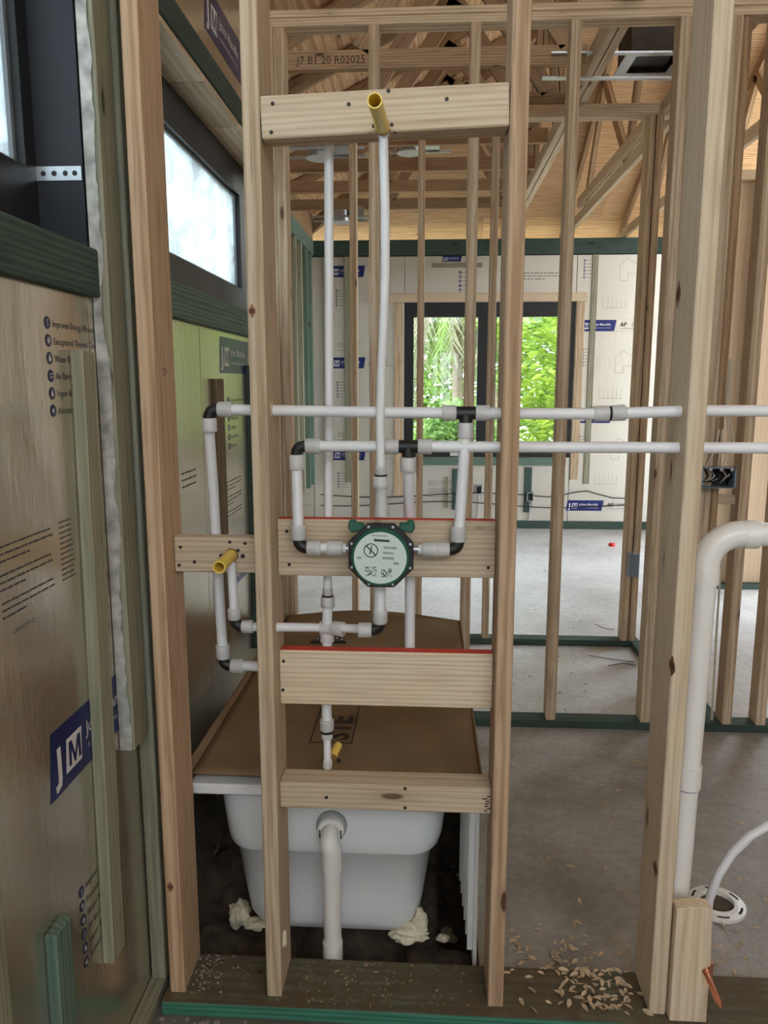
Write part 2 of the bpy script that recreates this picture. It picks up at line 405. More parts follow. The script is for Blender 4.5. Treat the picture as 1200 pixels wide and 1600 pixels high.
# ------------------------------------------------------------------ roof sheathing (hip roof), as plywood sheets
SL = 0.5; ZE = 3.31; EX, EY = -1.30, 8.58; RIDX = 3.4
def roofz(x, y): return ZE + SL*min(x-EX, EY-y)
ceil = struct('ceiling')
def clip(poly, a, b, c):     # keep a*x+b*y+c >= 0
    out = []
    for i in range(len(poly)):
        p, q = poly[i], poly[(i+1) % len(poly)]
        dp, dq = a*p[0]+b*p[1]+c, a*q[0]+b*q[1]+c
        if dp >= 0: out.append(p)
        if dp*dq < 0:
            s = dp/(dp-dq); out.append((p[0]+(q[0]-p[0])*s, p[1]+(q[1]-p[1])*s))
    return out
def sheet(x0, x1, y0, y1, side):
    g = 0.0012
    poly = [(x0+g, y0+g), (x1-g, y0+g), (x1-g, y1-g), (x0+g, y1-g)]
    k = EY + EX     # hip line: x + y = EX + EY ... left plane where x-EX <= EY-y
    if side == 'L': poly = clip(poly, -1, -1, EX+EY)
    else: poly = clip(poly, 1, 1, -(EX+EY))
    poly = clip(poly, -1, 0, 3.2 if side == 'F' else 9)
    if side == 'L' and len(poly) > 2: poly = clip(clip(poly, -1, 0, 3.2), 0, 0, 1) if y0 > 4.4 else poly
    if len(poly) < 3: return
    z = (lambda x, y: ZE+SL*(x-EX)) if side == 'L' else (lambda x, y: ZE+SL*(EY-y))
    pts = [(x, y, z(x, y)) for x, y in poly]
    o = bpy.data.objects.new('roof_sheet', None)
    # grain along the sheet: build with local z along its long side
    c = Vector(pts[0]); ax = Vector((0, 1, 0)) if side == 'L' else Vector((1, 0, 0))
    n = Vector((-SL, 0, 1)).normalized() if side == 'L' else Vector((0, SL, 1)).normalized()
    M = Matrix((n.cross(ax).normalized(), n, ax)).transposed()
    if M.determinant() < 0: M = Matrix((-n.cross(ax).normalized(), n, ax)).transposed()
    Mi = M.transposed()
    mb = MB().poly([Mi @ (Vector(p)-c) for p in pts], Mi @ (n*0.014))
    bpy.data.objects.remove(o)
    o = mb.build('roof_sheet', PLY)
    o.location = c; o.rotation_euler = M.to_euler(); o.parent = ceil
DX = 1.22/math.sqrt(1+SL*SL)
for i in range(-1, 5):
    for j in range(-1, 4):
        sheet(EX+i*DX + (0.88 if i == -1 else 0), EX+(i+1)*DX, 9.2-(j+1)*2.44 + (i % 2)*1.22 - 1.2, 9.2-j*2.44 + (i % 2)*1.22 - 1.2, 'L')
for j in range(-1, 5):
    for i in range(-1, 3):
        sheet(-1.9+i*2.44+(j % 2)*1.22-1.2, -1.9+(i+1)*2.44+(j % 2)*1.22-1.2, EY-(j+1)*DX, EY-j*DX - (0.60 if j == -1 else 0), 'F')
SEAMBLOCK = plain('seam_light_block', lin(44,42,40), 0.9, var=0.2)  # added dark layer over the sheets, keeps sky light out of the seams
for side in 'LF':
    q4 = [(-1.45, -0.6), (3.15, -0.6), (3.15, 9.0), (-1.45, 9.0)]
    q4 = clip(q4, -1, -1, EX+EY) if side == 'L' else clip(q4, 1, 1, -(EX+EY))
    MB().poly([(x, y, (ZE+SL*(x-EX) if side == 'L' else ZE+SL*(EY-y))+0.024) for x, y in q4], (0, 0, 0.006)).build('seam_light_block', SEAMBLOCK, ceil)
# the roof carried on over the rooms behind and beside the viewer
RX = EX+5*DX; RZ = ZE+SL*5*DX
MB().poly([(EX-0.1, -3.2, ZE-0.05), (RX, -3.2, RZ), (RX, -0.55, RZ), (EX-0.1, -0.55, ZE-0.05)], (0, 0, 0.014)).build('roof_sheet', PLY, ceil)
MB().poly([(RX, -3.2, RZ), (RX+5*DX, -3.2, ZE), (RX+5*DX, 4.4, ZE), (RX, 4.4, RZ)], (0, 0, 0.014)).build('roof_sheet', PLY, ceil)
wr = struct('wall_rear')          # unseen wall behind the viewer, opening narrowed to dim the near light
for a in ((-1.0, -0.1, 0.1, 3.1), (0.85, -0.1, 4.6, 3.1), (0.1, -0.1, 0.85, 1.0), (0.1, 2.35, 0.85, 3.1)): MB().box((a[0], -3.0, a[1]), (a[2], -2.85, a[3])).build('wall_piece', CONC, wr)
wx = struct('wall_light_block'); MB().box((2.85, -2.9, -0.1), (2.95, 5.1, 5.2)).build('wall_piece', BEIGE, wx); MB().box((3.1, 7.7, -0.1), (3.2, 8.5, 3.1)).build('wall_piece', BEIGE, wx)  # added unseen walls, keep side light off the near rooms and back wall

# ------------------------------------------------------------------ side wall with foil boards and two windows
wl = struct('wall_left')
W1Y0, W1Y1, W2Y0, W2Y1, WZ0, WZ1, W2Z1 = 0.15, 1.658, 2.12, 3.54, 1.868, 2.86, 2.535
mb = MB(); xa, xb = -0.98, -0.755
mb.box((xa, -1.6, -0.1), (xb, 3.60, WZ0)); mb.box((xa, -1.6, WZ0), (xb, W1Y0, ZP-0.06)); mb.box((xa, W1Y1, WZ0), (xb, W2Y0, ZP-0.06))
mb.box((xa, W2Y1, WZ0), (xb, 3.60, ZP-0.06)); mb.box((xa, W1Y0, WZ1), (xb, W1Y1, ZP-0.06)); mb.box((xa, W2Y0, W2Z1), (xb, W2Y1, ZP-0.06))
mb.build('masonry', CONCDIRT, wl)
def panelX(y0, y1, z0, z1):
    return MB().box((-0.753, y0+0.002, z0+0.002), (XL, y1-0.002, z1-0.002)).build('foil_board', FOIL, wl, 0.001)
LP1 = panelX(0.30, 1.632, 0.0, WZ0-0.005); LP0 = panelX(-1.3, 0.30, 0.0, WZ0-0.005)
LP2 = panelX(1.632, 2.43, 0.0, WZ0-0.005); LP3 = panelX(2.43, 3.56, 0.0, WZ0-0.005)
LP4 = panelX(1.66, 3.56, W2Z1+0.003, 3.03)
yboard('eave_gap_board', -1.29, -1.25, -1.0, 8.5, ZP-0.02, ZE+0.02, TRUSS, wl)  # added board, shuts out the bright gap at the eave
# black membrane on the window reveals
rv = MB()
rv.box((-0.86, W1Y1-0.004, WZ0), (-0.722, W1Y1+0.02, WZ1)); rv.build('reveal_membrane', MEMB, wl)
MB().box((-0.75, W1Y1+0.012, WZ0), (-0.716, W2Y0, 2.9)).build('membrane_between_windows', MEMB, wl)
MB().box((-0.86, W2Y1-0.02, WZ0), (-0.722, W2Y1+0.004, W2Z1)).build('reveal_membrane', MEMB, wl)
MB().box((-0.86, W2Y0-0.004, WZ0), (-0.722, W2Y0+0.012, W2Z1)).build('reveal_membrane', MEMB, wl)
for a, b2 in ((2.12, 2.55), (2.555, 2.98), (2.985, 3.54)):     # wooden soffit boards over the far window
    yboard('soffit_board', -0.90, -0.706, a, b2, W2Z1-0.018, W2Z1+0.001, PINEPALE, wl)
yboard('sill_board', XL, XL+0.02, W1Y0, 1.655, WZ0-0.098, WZ0, GREENDK, wl, label='green board under the near window')
yboard('sill_board', XL, XL+0.02, 2.10, 3.41, WZ0-0.098, WZ0, GREEN, wl)
yboard('head_board', XL, XL+0.02, 2.02, 3.41, W2Z1, W2Z1+0.085, GREENDK, wl)
yboard('sole_strip', XL, XL+0.04, 0.2, 1.79, 0.0, 0.038, OLIVE, wl)
# furring strips
def strip(y0, y1, z0, z1, m, t=0.018, dy=0.0, lab=None):
    yc = (y0+y1)/2
    return lumber('furring_strip', (XL+t/2, yc+dy, z0), (XL+t/2, yc, z1), t, y1-y0, m, wl, (1,0,0), label=lab)
strip(1.535, 1.600, 0.30, 1.655, OLIVE, 0.026, -0.035, 'olive furring strip crossing the blue printed logo')
strip(1.268, 1.330, 0.0, 0.555, GREEN, 0.024, -0.01)
strip(1.02, 1.118, 0.0, 0.78, OLIVE, 0.02)
strip(1.95, 2.02, 0.1, 3.0, OLIVE)
strip(2.555, 2.630, 0.72, 1.605, wood('brown_strip', lin(120,104,80), lin(98,84,62), lin(66,54,40), knot=False), 0.02)
strip(3.03, 3.12, 0.5, 1.66, GREENDK, 0.022)
strip(3.30, 3.37, 0.04, 1.77, GREENDK, 0.022)
# hanging furring board with compound-smeared edge
hb = vboard('furring_board', XL+0.001, XL+0.036, 1.660, 1.748, 0.735, 3.0, OLIVE, wl, label='hanging olive board with a white smeared edge')
sm = MB(); vs_ = []; fs_ = []; zs_ = [0.737+0.012*k for k in range(188)]
for k, z in enumerate(zs_):
    w0 = 0.026 + 0.011*noise.noise(Vector((z*9, 0.3, 0))) + 0.005*noise.noise(Vector((z*40, 2, 0)))
    vs_ += [(XL+0.0016, 1.6585, z), (XL+min(0.0345, w0), 1.6585, z)]
    if k: fs_.append((2*k-2, 2*k-1, 2*k+1, 2*k))
sm.add(vs_, fs_); sm.add([(x, 1.6570, z) for x, y, z in vs_], [tuple(q) for q in fs_])
sm.build('compound_smear', SMEAR, hb)
# windows
def win(name, x, y0, y1, z0, z1, fw, fb, mat):
    w = struct(name)
    mb = MB()
    a, b2 = x-0.03, x+0.03
    mb.box((a, y0, z0), (b2, y1, z0+fb)); mb.box((a, y0, z1-fb), (b2, y1, z1)); mb.box((a, y0, z0+fb), (b2, y0+fw, z1-fb)); mb.box((a, y1-fw, z0+fb), (b2, y1, z1-fb))
    mb.build('window_frame', FRAMEB, w)
    MB().box((x-0.004, y0+fw, z0+fb), (x+0.002, y1-fw, z1-fb)).build('window_pane', mat, w)
    bd = MB(); q = 0.012
    for (ya, yb, za, zb) in ((y0+fw, y1-fw, z0+fb, z0+fb+q), (y0+fw, y1-fw, z1-fb-q, z1-fb), (y0+fw, y0+fw+q, z0+fb+q, z1-fb-q), (y1-fw-q, y1-fw, z0+fb+q, z1-fb-q)):
        bd.box((x+0.003, ya, za), (x+0.012, yb, zb))
    bd.build('glazing_bead', plain('bead_grey', lin(112,118,124), 0.4), w)
    return w
win('window_1', -0.85, W1Y0, W1Y1-0.006, WZ0, WZ1, 0.042, 0.155, GLASSFILM)
win('window_2', -0.85, W2Y0+0.014, W2Y1-0.022, WZ0, W2Z1-0.02, 0.078, 0.128, GLASSFILM)
# perforated window strap on the reveal
st = MB(); zc = 2.02; y = W1Y1-0.006
xs = -0.815; hole = []
st.box((-0.822, y-0.0015, zc-0.014), (-0.724, y, zc+0.014)); so = st.build('window_strap', STEEL, wl)
for hx in (-0.805, -0.782, -0.758, -0.738):
    MB().tube([(hx, y-0.0022, zc), (hx, y-0.0012, zc)], 0.0055, 10).build('strap_hole', SCREW, so)

# ------------------------------------------------------------------ print on the foil boards
def frame(o, r, u): 
    r, u = Vector(r), Vector(u); M = Matrix((r, u, r.cross(u))).transposed().to_4x4(); M.translation = o; return M
def T2(x, y, s=1.0, z=0.0): return Matrix.Translation((x, y, z)) @ Matrix.Diagonal((s, s, 1, 1))
def logo(M, parent, h=0.118, detail=True, skew=0.10, shaft=True):
    mb = MB(); w = h*3.3; q = lambda x, y, z=0.0006: M @ Vector((x, y, z))
    mb.add([q(-skew*h*0.4, 0), q(w-skew*h*0.6, 0), q(w+skew*h*1.2, h), q(skew*h*0.9, h)], [(0,1,2,3)], 0)
    # emblem: white J beside a white block holding a blue M
    mb.mesh(text_mesh('J', h*0.66, 'LEFT', 0.04), M @ T2(h*0.20, h*0.24, 1, 0.0012), 1)
    mb.add([q(h*0.46, h*0.2, .0012), q(h*0.98, h*0.2, .0012), q(h*1.02, h*0.72, .0012), q(h*0.52, h*0.72, .0012)], [(0,1,2,3)], 1)
    qm = [(0.56,0.27),(0.64,0.27),(0.655,0.50),(0.735,0.27),(0.785,0.27),(0.87,0.50),(0.88,0.27),(0.965,0.27),(0.955,0.65),(0.86,0.65),(0.765,0.40),(0.675,0.65),(0.58,0.65)]
    mb.add([q(h*x_, h*y_, .0018) for x_, y_ in qm], [(0,1,2,11,12), (2,3,10,11), (3,4,10), (4,5,9,10), (5,6,7,8,9)], 0)
    mb.mesh(text_mesh('Johns Manville', h*0.30, 'LEFT', 0.015), M @ T2(h*1.18, h*0.50, 1, 0.0012), 1)
    mb.mesh(text_mesh('A Berkshire Hathaway Company', h*0.128), M @ T2(h*1.20, h*0.26, 1, 0.0012), 1)
    return mb.build('printed_logo', [NAVY, WHITEPR], parent)
def apbox(M, parent, h=0.118):
    mb = MB(); q = lambda x, y, z=0.0006: M @ Vector((x, y, z)); w = h*3.4; e = h*0.02
    for a in ((0,0,w,e), (0,h-e,w,h), (0,0,e,h), (w-e,0,w,h)): mb.add([q(a[0],a[1]), q(a[2],a[1]), q(a[2],a[3]), q(a[0],a[3])], [(0,1,2,3)], 1)
    mb.mesh(text_mesh('AP', h*0.5, 'LEFT', 0.03), M @ T2(h*0.35, h*0.42), 0); mb.mesh(text_mesh('Foil', h*0.5), M @ T2(h*1.35, h*0.42), 1)
    mb.add([q(h*0.35, h*0.2), q(h*2.6, h*0.2), q(h*2.6, h*0.28), q(h*0.35, h*0.28)], [(0,1,2,3)], 1)
    return mb.build('printed_box', [INK, INKGREY], parent)
LIST = ['Improves Energy Efficiency', 'Exceptional Thermal Control', 'Water Resistant', 'Air Barrier', 'Vapor Retarder', 'Acoustical']
def bullets(M, parent, pitch=0.032, words=True, filled=True):
    mb = MB()
    for i, s in enumerate(LIST):
        c = M @ Vector((0, -i*pitch, 0.0006)); r = pitch*0.36
        k = 14; ring = [M @ Vector((r*math.cos(2*math.pi*a/k), -i*pitch + r*math.sin(2*math.pi*a/k), 0.0006)) for a in range(k)]
        mb.add(ring, [tuple(range(k))], 0)
        q = lambda x, y: M @ Vector((x*r, -i*pitch+y*r, 0.0012))
        if i == 0: mb.mesh(text_mesh('S', r*1.5, 'CENTER'), M @ T2(0, -i*pitch-r*0.5, 1, 0.0012), 1)
        elif i in (1,): 
            for a in range(3):
                ca, sa = math.cos(a*math.pi/3), math.sin(a*math.pi/3); mb.add([q(-.6*ca+.1*sa, -.6*sa-.1*ca), q(.6*ca+.1*sa, .6*sa-.1*ca), q(.6*ca-.1*sa, .6*sa+.1*ca), q(-.6*ca-.1*sa, -.6*sa+.1*ca)], [(0,1,2,3)], 1)
        elif i in (2, 4): mb.add([q(0,.7), q(-.38,-.1), q(-.25,-.5), q(.25,-.5), q(.38,-.1)], [(0,1,2,3,4)], 1)
        elif i == 3: mb.add([q(-.5,.1), q(.5,.3), q(.5,.45), q(-.5,.25)], [(0,1,2,3)], 1).add([q(-.5,-.4), q(.5,-.2), q(.5,-.05), q(-.5,-.25)], [(0,1,2,3)], 1)
        else: mb.add([q(-.5,-.2), q(-.2,-.2), q(.25,-.55), q(.25,.55), q(-.2,.2), q(-.5,.2)], [(0,1,2,3,4,5)], 1)
        if words: mb.mesh(text_mesh(s, pitch*0.55), M @ T2(pitch*0.62, -i*pitch-pitch*0.2, 1, 0.0006), 2)
        else:
            w = pitch*(2.2+0.5*((i*7) % 3)); a = [(pitch*.6, -.06*pitch), (pitch*.6+w, -.06*pitch), (pitch*.6+w, .06*pitch), (pitch*.6, .06*pitch)]
            mb.add([M @ Vector((x, y-i*pitch, .0006)) for x, y in a], [(0,1,2,3)], 2)
    return mb.build('printed_list', [plain('icon_ink', lin(38,40,84), 0.5) if 'icon_ink' not in bpy.data.materials else bpy.data.materials['icon_ink'], WHITEPR, INKMID], parent)
def lines(M, parent, n, w, pitch, seed=1, groups=3):
    rr = random.Random(seed); mb = MB(); y = 0
    for i in range(n):
        x = 0; ww = w*(rr.uniform(0.35, 0.6) if i % groups == groups-1 else rr.uniform(0.94, 1.0))
        while x < ww:     # a row of word-long dashes
            l = rr.uniform(0.6, 2.4)*pitch
            mb.add([M @ Vector((x, y, .0006)), M @ Vector((min(ww, x+l), y, .0006)), M @ Vector((min(ww, x+l), y-pitch*.25, .0006)), M @ Vector((x, y-pitch*.25, .0006))], [(0,1,2,3)])
            x += l+pitch*0.35
        y -= pitch*(1.9 if i % groups == groups-1 else 1.0)
    return mb.build('printed_lines', INKMID, parent)
def FX(y, z): return frame((XL, y, z), (0,1,0), (0,0,1))
logo(FX(1.335, 0.788), LP1, 0.135); 
bullets(FX(1.450, 1.703), LP1, 0.033)
bullets(FX(1.425, 0.535), LP1, 0.033)
lines(FX(1.222, 1.318), LP1, 9, 0.19, 0.0125, 3); lines(FX(1.44, 1.322), LP1, 12, 0.055, 0.0105, 4, 20)
MB().mesh(text_mesh('LAB-022 W-72', 0.012), FX(1.25, 1.158)).build('printed_code', INK, LP1)
logo(FX(2.66, 1.625), LP3, 0.125); bullets(FX(2.755, 1.53), LP3, 0.033)
lines(FX(2.70, 1.24), LP3, 8, 0.22, 0.014, 5)
logo(FX(2.72, 0.84), LP3, 0.13); lines(FX(2.20, 1.33), LP2, 3, 0.14, 0.02, 9, 9)
logo(FX(2.62, 2.70), LP4, 0.15)

# ------------------------------------------------------------------ plumbing wall
wa = struct('wall_front')
xboard('sole_plate', -0.665, 2.4, 1.690, YA1, 0.0, 0.038, [DIRTY, TEAL], wa, extra=((0,-1,0), 1), bevel=0.001, label='treated sole plate with teal front edge and dirty top')
ZT = 3.04
S1 = vboard('stud', -0.652, -0.614, YA0, YA1, 0.038, ZT, PINEWARM, wa, label='pine stud beside the foil wall')
S2 = vboard('stud', -0.400, -0.362, YA0, YA1, 0.038, ZT, PINE, wa, label='pine stud between the small block and the shower valve')
S3 = vboard('stud', 0.163, 0.201, YA0, YA1, 0.038, ZT, PINEWARM, wa, label='pine stud at the apron side of the tub')
S4 = vboard('stud', 0.563, 0.603, YA0, YA1, 0.038, ZT, PINEPALE, wa, label='pale pine stud next to the white drain pipe')
vboard('stud', XL+0.003, XL+0.042, 1.765, 1.845, 0.038, ZT, OLIVE, wa, label='greenish treated stud against the foil wall')
for x in (1.12, 1.52, 1.93): vboard('stud', x, x+0.038, YA0, YA1, 0.038, ZT, PINE, wa)
xboard('top_plate', XL, 2.4, YA0, YA1, ZT, ZP, PINE, wa)

KNOT = wood('knot', lin(150,110,78), lin(126,86,58), lin(84,54,36), knot=False); KNOTD = plain('knot_core', lin(84,54,38), 0.8, var=0.3, scale=120)
def knot(u, v, board, X=None, Y=None, rx=0.010, rz=0.013):
    c = P(u, v, X=X, Y=Y); n = Vector((0,-1,0)) if Y is not None else Vector((-1 if c.x > 0 else 1, 0, 0)); r = n.cross(Vector((0,0,1)))
    o = None
    for k, (m, q, h) in enumerate(((KNOT, 1.0, 0.0004), (KNOTD, 0.62, 0.0008))):
        pts = [c + n*h + r*(rx*q*math.cos(2*math.pi*i/18)) + Vector((0,0,rz*q*math.sin(2*math.pi*i/18)*(1.5 if k == 0 and abs(math.sin(2*math.pi*i/18)) > 0.9 else 1))) for i in range(18)]
        o = MB().poly(pts, -n*0.001).build('knot', m, board)
knot(394, 486, S2, Y=YA0, rx=0.008, rz=0.010); knot(266, 1386, S1, Y=YA0, rx=0.009, rz=0.010); knot(1050, 1041, S4, X=0.563, rx=0.022, rz=0.016)
knot(1024, 1357, S4, X=0.563, rx=0.020, rz=0.013); knot(1060, 460, S4, X=0.563, rx=0.016, rz=0.020)
def screw(p, parent, r=0.0042, n=(0,-1,0)):
    p = Vector(p); n = Vector(n)
    return MB().tube([p+n*0.0012, p-n*0.004], r, 10).build('screw', SCREW, parent)
def blocking(name, x0, x1, y0, y1, z0, z1, mat, label, screws=(), dz=0.0, **k):
    o = lumber('blocking', (x0, (y0+y1)/2, (z0+z1)/2), (x1, (y0+y1)/2, (z0+z1)/2+dz), y1-y0, z1-z0, mat, wa, (0,1,0), label=label, **k)
    for (u, v) in screws: screw(P(u, v, Y=y0), o)
    return o
YB = 1.797
zt = lambda v, Y, u=600: P(u, v, Y=Y).z
blocking('b', -0.36, 0.161, 1.721, 1.759, zt(217, 1.72, 415), zt(149, 1.72, 415), PINEPALE, 'pale block holding the upper yellow stub', [(426,162),(424,207),(545,163),(607,142),(698,155),(584,197),(612,195)], dz=0.017)
blocking('b', -0.36, 0.161, 1.762, 1.80, zt(222, 1.76, 415), zt(160, 1.76, 415), PINE, 'second board behind the upper block', dz=0.014)
blocking('b', -0.361, 0.162, YB, YB+0.038, zt(899, YB, 434), zt(811, YB, 434), [PINEPALE, RED], 'red-topped block behind the shower valve', [(448,830),(452,882),(763,887)], extra=((0,0,1), 1))
blocking('b', -0.361, 0.162, 1.785, 1.823, zt(1100, 1.785, 436), zt(1016, 1.785, 436), [PINEPALE, RED], 'red-topped block below the shower valve', [(443,1033),(442,1078)], extra=((0,0,1), 1))
bk3 = blocking('b', -0.361, 0.162, 1.752, 1.823, zt(1262, 1.752, 436), zt(1222, 1.752, 436), PINEPALE, 'lowest block above the white tub', [(510,1246),(633,1232),(633,1262)])
bl = blocking('b', -0.613, -0.401, 1.79, 1.828, zt(894, 1.79, 300), zt(839, 1.79, 300), PINEPALE, 'small block between the first two studs', [(282,855),(280,883),(304,878),(359,847),(383,849),(372,860)])
def stamp(parent, u, v, Y, w, h, n, seed):
    c = P(u, v, Y=Y); rr = random.Random(seed); mb = MB()
    for i in range(n):
        x0, z0 = c.x+rr.uniform(0, w*0.6), c.z-h*i/n
        mb.add([(x0, Y-0.0006, z0), (min(c.x+w, x0+rr.uniform(.3,.6)*w), Y-0.0006, z0), (min(c.x+w, x0+rr.uniform(.3,.6)*w), Y-0.0006, z0-h/n*0.6), (x0, Y-0.0006, z0-h/n*0.6)], [(0,1,2,3)])
    mb.build('printed_stamp', STAMPI, parent)
STAMPI = plain('lumber_ink', lin(96,66,50), 0.8)
stamp(S1, 253, 576, YA0, 0.017, 0.016, 4, 1); stamp(bk3, 753, 1243, 1.752, 0.022, 0.045, 7, 2)
# scrap stud standing in front of the drain pipe, notched for the copper pipe
z1 = 0.350
pts = [(0.606, 1.70, 0.04), (0.695, 1.70, 0.04), (0.695, 1.70, 0.145), (0.678, 1.70, 0.150), (0.676, 1.70, 0.185), (0.695, 1.70, 0.195), (0.690, 1.70, z1), (0.655, 1.70, z1+0.004), (0.606, 1.70, z1-0.003)]
so = MB().poly([Vector(p)-Vector((0.65,1.70,0)) for p in pts], (0, 0.038, 0)).build('stud_offcut', [PINEPALE], wa, 0.002, (0.65, 1.70, 0)); so['label'] = 'short notched stud piece beside the copper stub'

# ------------------------------------------------------------------ middle wall, hall wall, closet wall, others
wb = struct('wall_middle')
def studs(w, xs, y0, y1, mat=PINE, wdt=0.040, z0=0.038, z1=3.036):
    for x in xs: vboard('stud', x, x+wdt, y0, y1, z0, z1, mat, w)
YB0, YB1 = 3.42, 3.509
studs(wb, (-0.700, -0.655, -0.262, 0.155, 0.560, 0.993, 1.195, 1.362, 1.515, 1.93, 2.34), YB0, YB1, PINE, 0.044)
vboard('stud', 1.24, 1.278, YB0+0.01, YB1, 0.038, 3.036, TRUSS, wb)
xboard('sole_plate', -0.72, 0.10, YB0, YB1, 0, 0.038, GREENDK, wb); xboard('sole_plate', 0.10, 3.0, YB0, YB1, 0, 0.038, GREENDK, wb)
xboard('top_plate', -0.72, 3.0, YB0, YB1, 3.036, 3.068, PINE, wb); xboard('top_plate', -0.72, 3.0, YB0, YB1, 3.069, ZP, PINE, wb)
xboard('blocking', 1.24, 1.36, YB0+0.03, YB1, 1.06, 1.10, PINE, wb); xboard('blocking', 1.415, 1.51, YB0+0.02, YB1, 2.55, 2.64, PINE, wb)
wc = struct('wall_hall')
studs(wc, (-0.86, -0.462, -0.072, 0.342, 1.185, 1.232), 4.58, 4.669, PINE, 0.040)
xboard('sole_plate', -1.25, 1.30, 4.58, 4.669, 0, 0.038, GREENDK, wc)
xboard('top_plate', -1.25, 1.33, 4.58, 4.669, 3.036, ZP, PINE, wc)
wd = struct('wall_closet')
yboard('sole_plate', 1.245, 1.334, YB1, 4.58, 0, 0.038, GREENDK, wd); yboard('top_plate', 1.245, 1.334, YB1, 4.58, 3.036, ZP, PINE, wd)
for y in (3.60, 3.95, 4.34): vboard('stud', 1.245, 1.334, y, y+0.04, 0.038, 3.036, PINE, wd)
we = struct('wall_right')
studs(we, (1.98, 2.38, 2.72), 5.98, 6.069, PINE, 0.04)
xboard('sole_plate', 1.95, 2.8, 5.98, 6.069, 0, 0.038, GREENDK, we); xboard('top_plate', 1.95, 2.8, 5.98, 6.069, 3.036, ZP, PINE, we)
for k in range(2): MB().box((1.95+k*0.42, 6.072, 0.02), (2.365+k*0.42, 6.084, 3.05)).build('wall_sheathing', BEIGE, we)
yboard('sole_plate', 1.345, 1.40, YB1, 4.6, 0, 0.02, GREENDK, we)
# far-side wall with its strips
wg = struct('wall_side')
MB().box((-1.30, 3.56, 0), (-1.272, 8.52, 3.03)).build('foil_board', FOIL, wg)
MB().box((-1.46, 3.50, -0.1), (-1.305, 8.7, 3.03)).build('masonry', CONCDIRT, wg)
MB().box((-1.30, 3.515, 0), (-0.75, 3.555, 3.03)).build('foil_board', FOIL, wg)
for y, m in ((7.30, OLIVE), (7.62, OLIVE), (7.95, GREEN), (8.25, GREEN)): vboard('furring_strip', -1.272, -1.235, y, y+0.07, 0.5, 2.92, m, wg)
yboard('top_plate', -1.36, -1.24, 3.55, 8.5, 2.93, 3.08, GREEN, wg)

# ------------------------------------------------------------------ back wall
wk = struct('wall_back'); YD = 8.5
WX0, WX1, VZ0, VZ1 = -0.27, 1.545, 0.79, 2.44
mb = MB()
for a in ((-1.46, -0.1, WX0, 3.06), (WX1, -0.1, 9.0, 3.06), (WX0, -0.1, WX1, VZ0), (WX0, VZ1, WX1, 3.06)): mb.box((a[0], YD+0.035, a[1]), (a[2], YD+0.22, a[3]))
mb.build('masonry', CONCDIRT, wk)
def panelD(x0, x1, z0, z1):
    return MB().box((x0+0.003, YD, z0+0.003), (x1-0.003, YD+0.032, z1-0.003)).build('foil_board', FOILFAR, wk, 0.001)
D1 = panelD(-1.272, WX0, 0, 2.92); D2 = panelD(WX0, 0.65, 0, VZ0); D3 = panelD(0.65, WX1, 0, VZ0); D4 = panelD(WX0, 0.65, VZ1, 2.92); D5 = panelD(0.65, WX1, VZ1, 2.92)
D6 = panelD(WX1, 2.33, 0, 2.92); D7 = panelD(2.33, 3.55, 0, 2.92); panelD(3.55, 4.8, 0, 2.92)
xboard('top_plate', -1.27, 3.0, YD-0.02, YD+0.12, 2.925, 3.085, GREENDK, wk); 
xboard('sole_strip', -1.27, 1.2, YD-0.03, YD, 0.0, 0.085, GREENDK, wk); xboard('sole_strip', 1.2, 4.0, YD-0.03, YD, 0.0, 0.085, GREENDK, wk)
xboard('header_strip', -0.66, 1.66, YD-0.02, YD, 2.445, 2.535, PINEPALE, wk)
vboard('window_strip', -0.375, -0.285, YD-0.02, YD, 0.35, 2.44, PINE, wk); vboard('window_strip', 1.555, 1.64, YD-0.02, YD, 0.55, 2.44, PINE, wk)
xboard('sill_strip', -0.30, 1.50, YD-0.03, YD, 0.70, 0.785, GREEN, wk)
for (x0, x1, z0, z1, m) in ((-0.92, -0.855, 0.50, 2.92, OLIVE), (1.70, 1.76, 0.50, 2.92, OLIVE), (0.185, 0.225, 0.22, 0.57, OLIVE), (0.265, 0.335, 0.20, 0.66, GREENDK),
                            (0.66, 0.71, 0.20, 0.66, OLIVE), (1.06, 1.14, 0.18, 0.68, GREENDK), (-1.15, -1.10, 0.5, 2.9, OLIVE), (0.02, 0.55, 2.80, 2.845, OLIVE)):
    (vboard if x1-x0 < 0.3 else xboard)('furring_strip', x0, x1, YD-0.018, YD, z0, z1, m, wk)
def FD(x, z): return frame((x, YD, z), (1,0,0), (0,0,1)) 
def FDn(x, z):   # facing the room
    M = Matrix(((1,0,0),(0,0,-1),(0,1,0))).to_4x4(); M.translation = (x, YD, z); return M
for zc in (2.71, 1.75, 0.745): logo(FDn(-1.095, zc), D1); apbox(FDn(-0.70, zc), D1)
for zc in (2.572, 1.60, 0.60): bullets(FDn(-1.0, zc), D1, 0.031, False); lines(FDn(-1.0, zc-0.55), D1, 4, 0.25, 0.02, 2)
for zc in (2.135, 1.165, 0.20): logo(FDn(1.575 if zc > 1 else 1.53, zc), D6); apbox(FDn(1.975 if zc > 1 else 1.93, zc), D6)
def house(M, parent):
    mb = MB(); q = [(.75*x_, .75*y_) for x_, y_ in ((0,0),(0,.22),(.11,.31),(.24,.22),(.24,.10),(.12,.10),(.12,0))]
    for i in range(len(q)):
        a, b2 = Vector(q[i]), Vector(q[(i+1) % len(q)]); d = (b2-a).normalized(); n = Vector((-d.y, d.x))*0.003
        mb.add([M @ Vector((*p, .0006)) for p in (a-n, b2-n, b2+n, a+n)], [(0,1,2,3)])
    return mb.build('printed_house', INKGREY, parent)
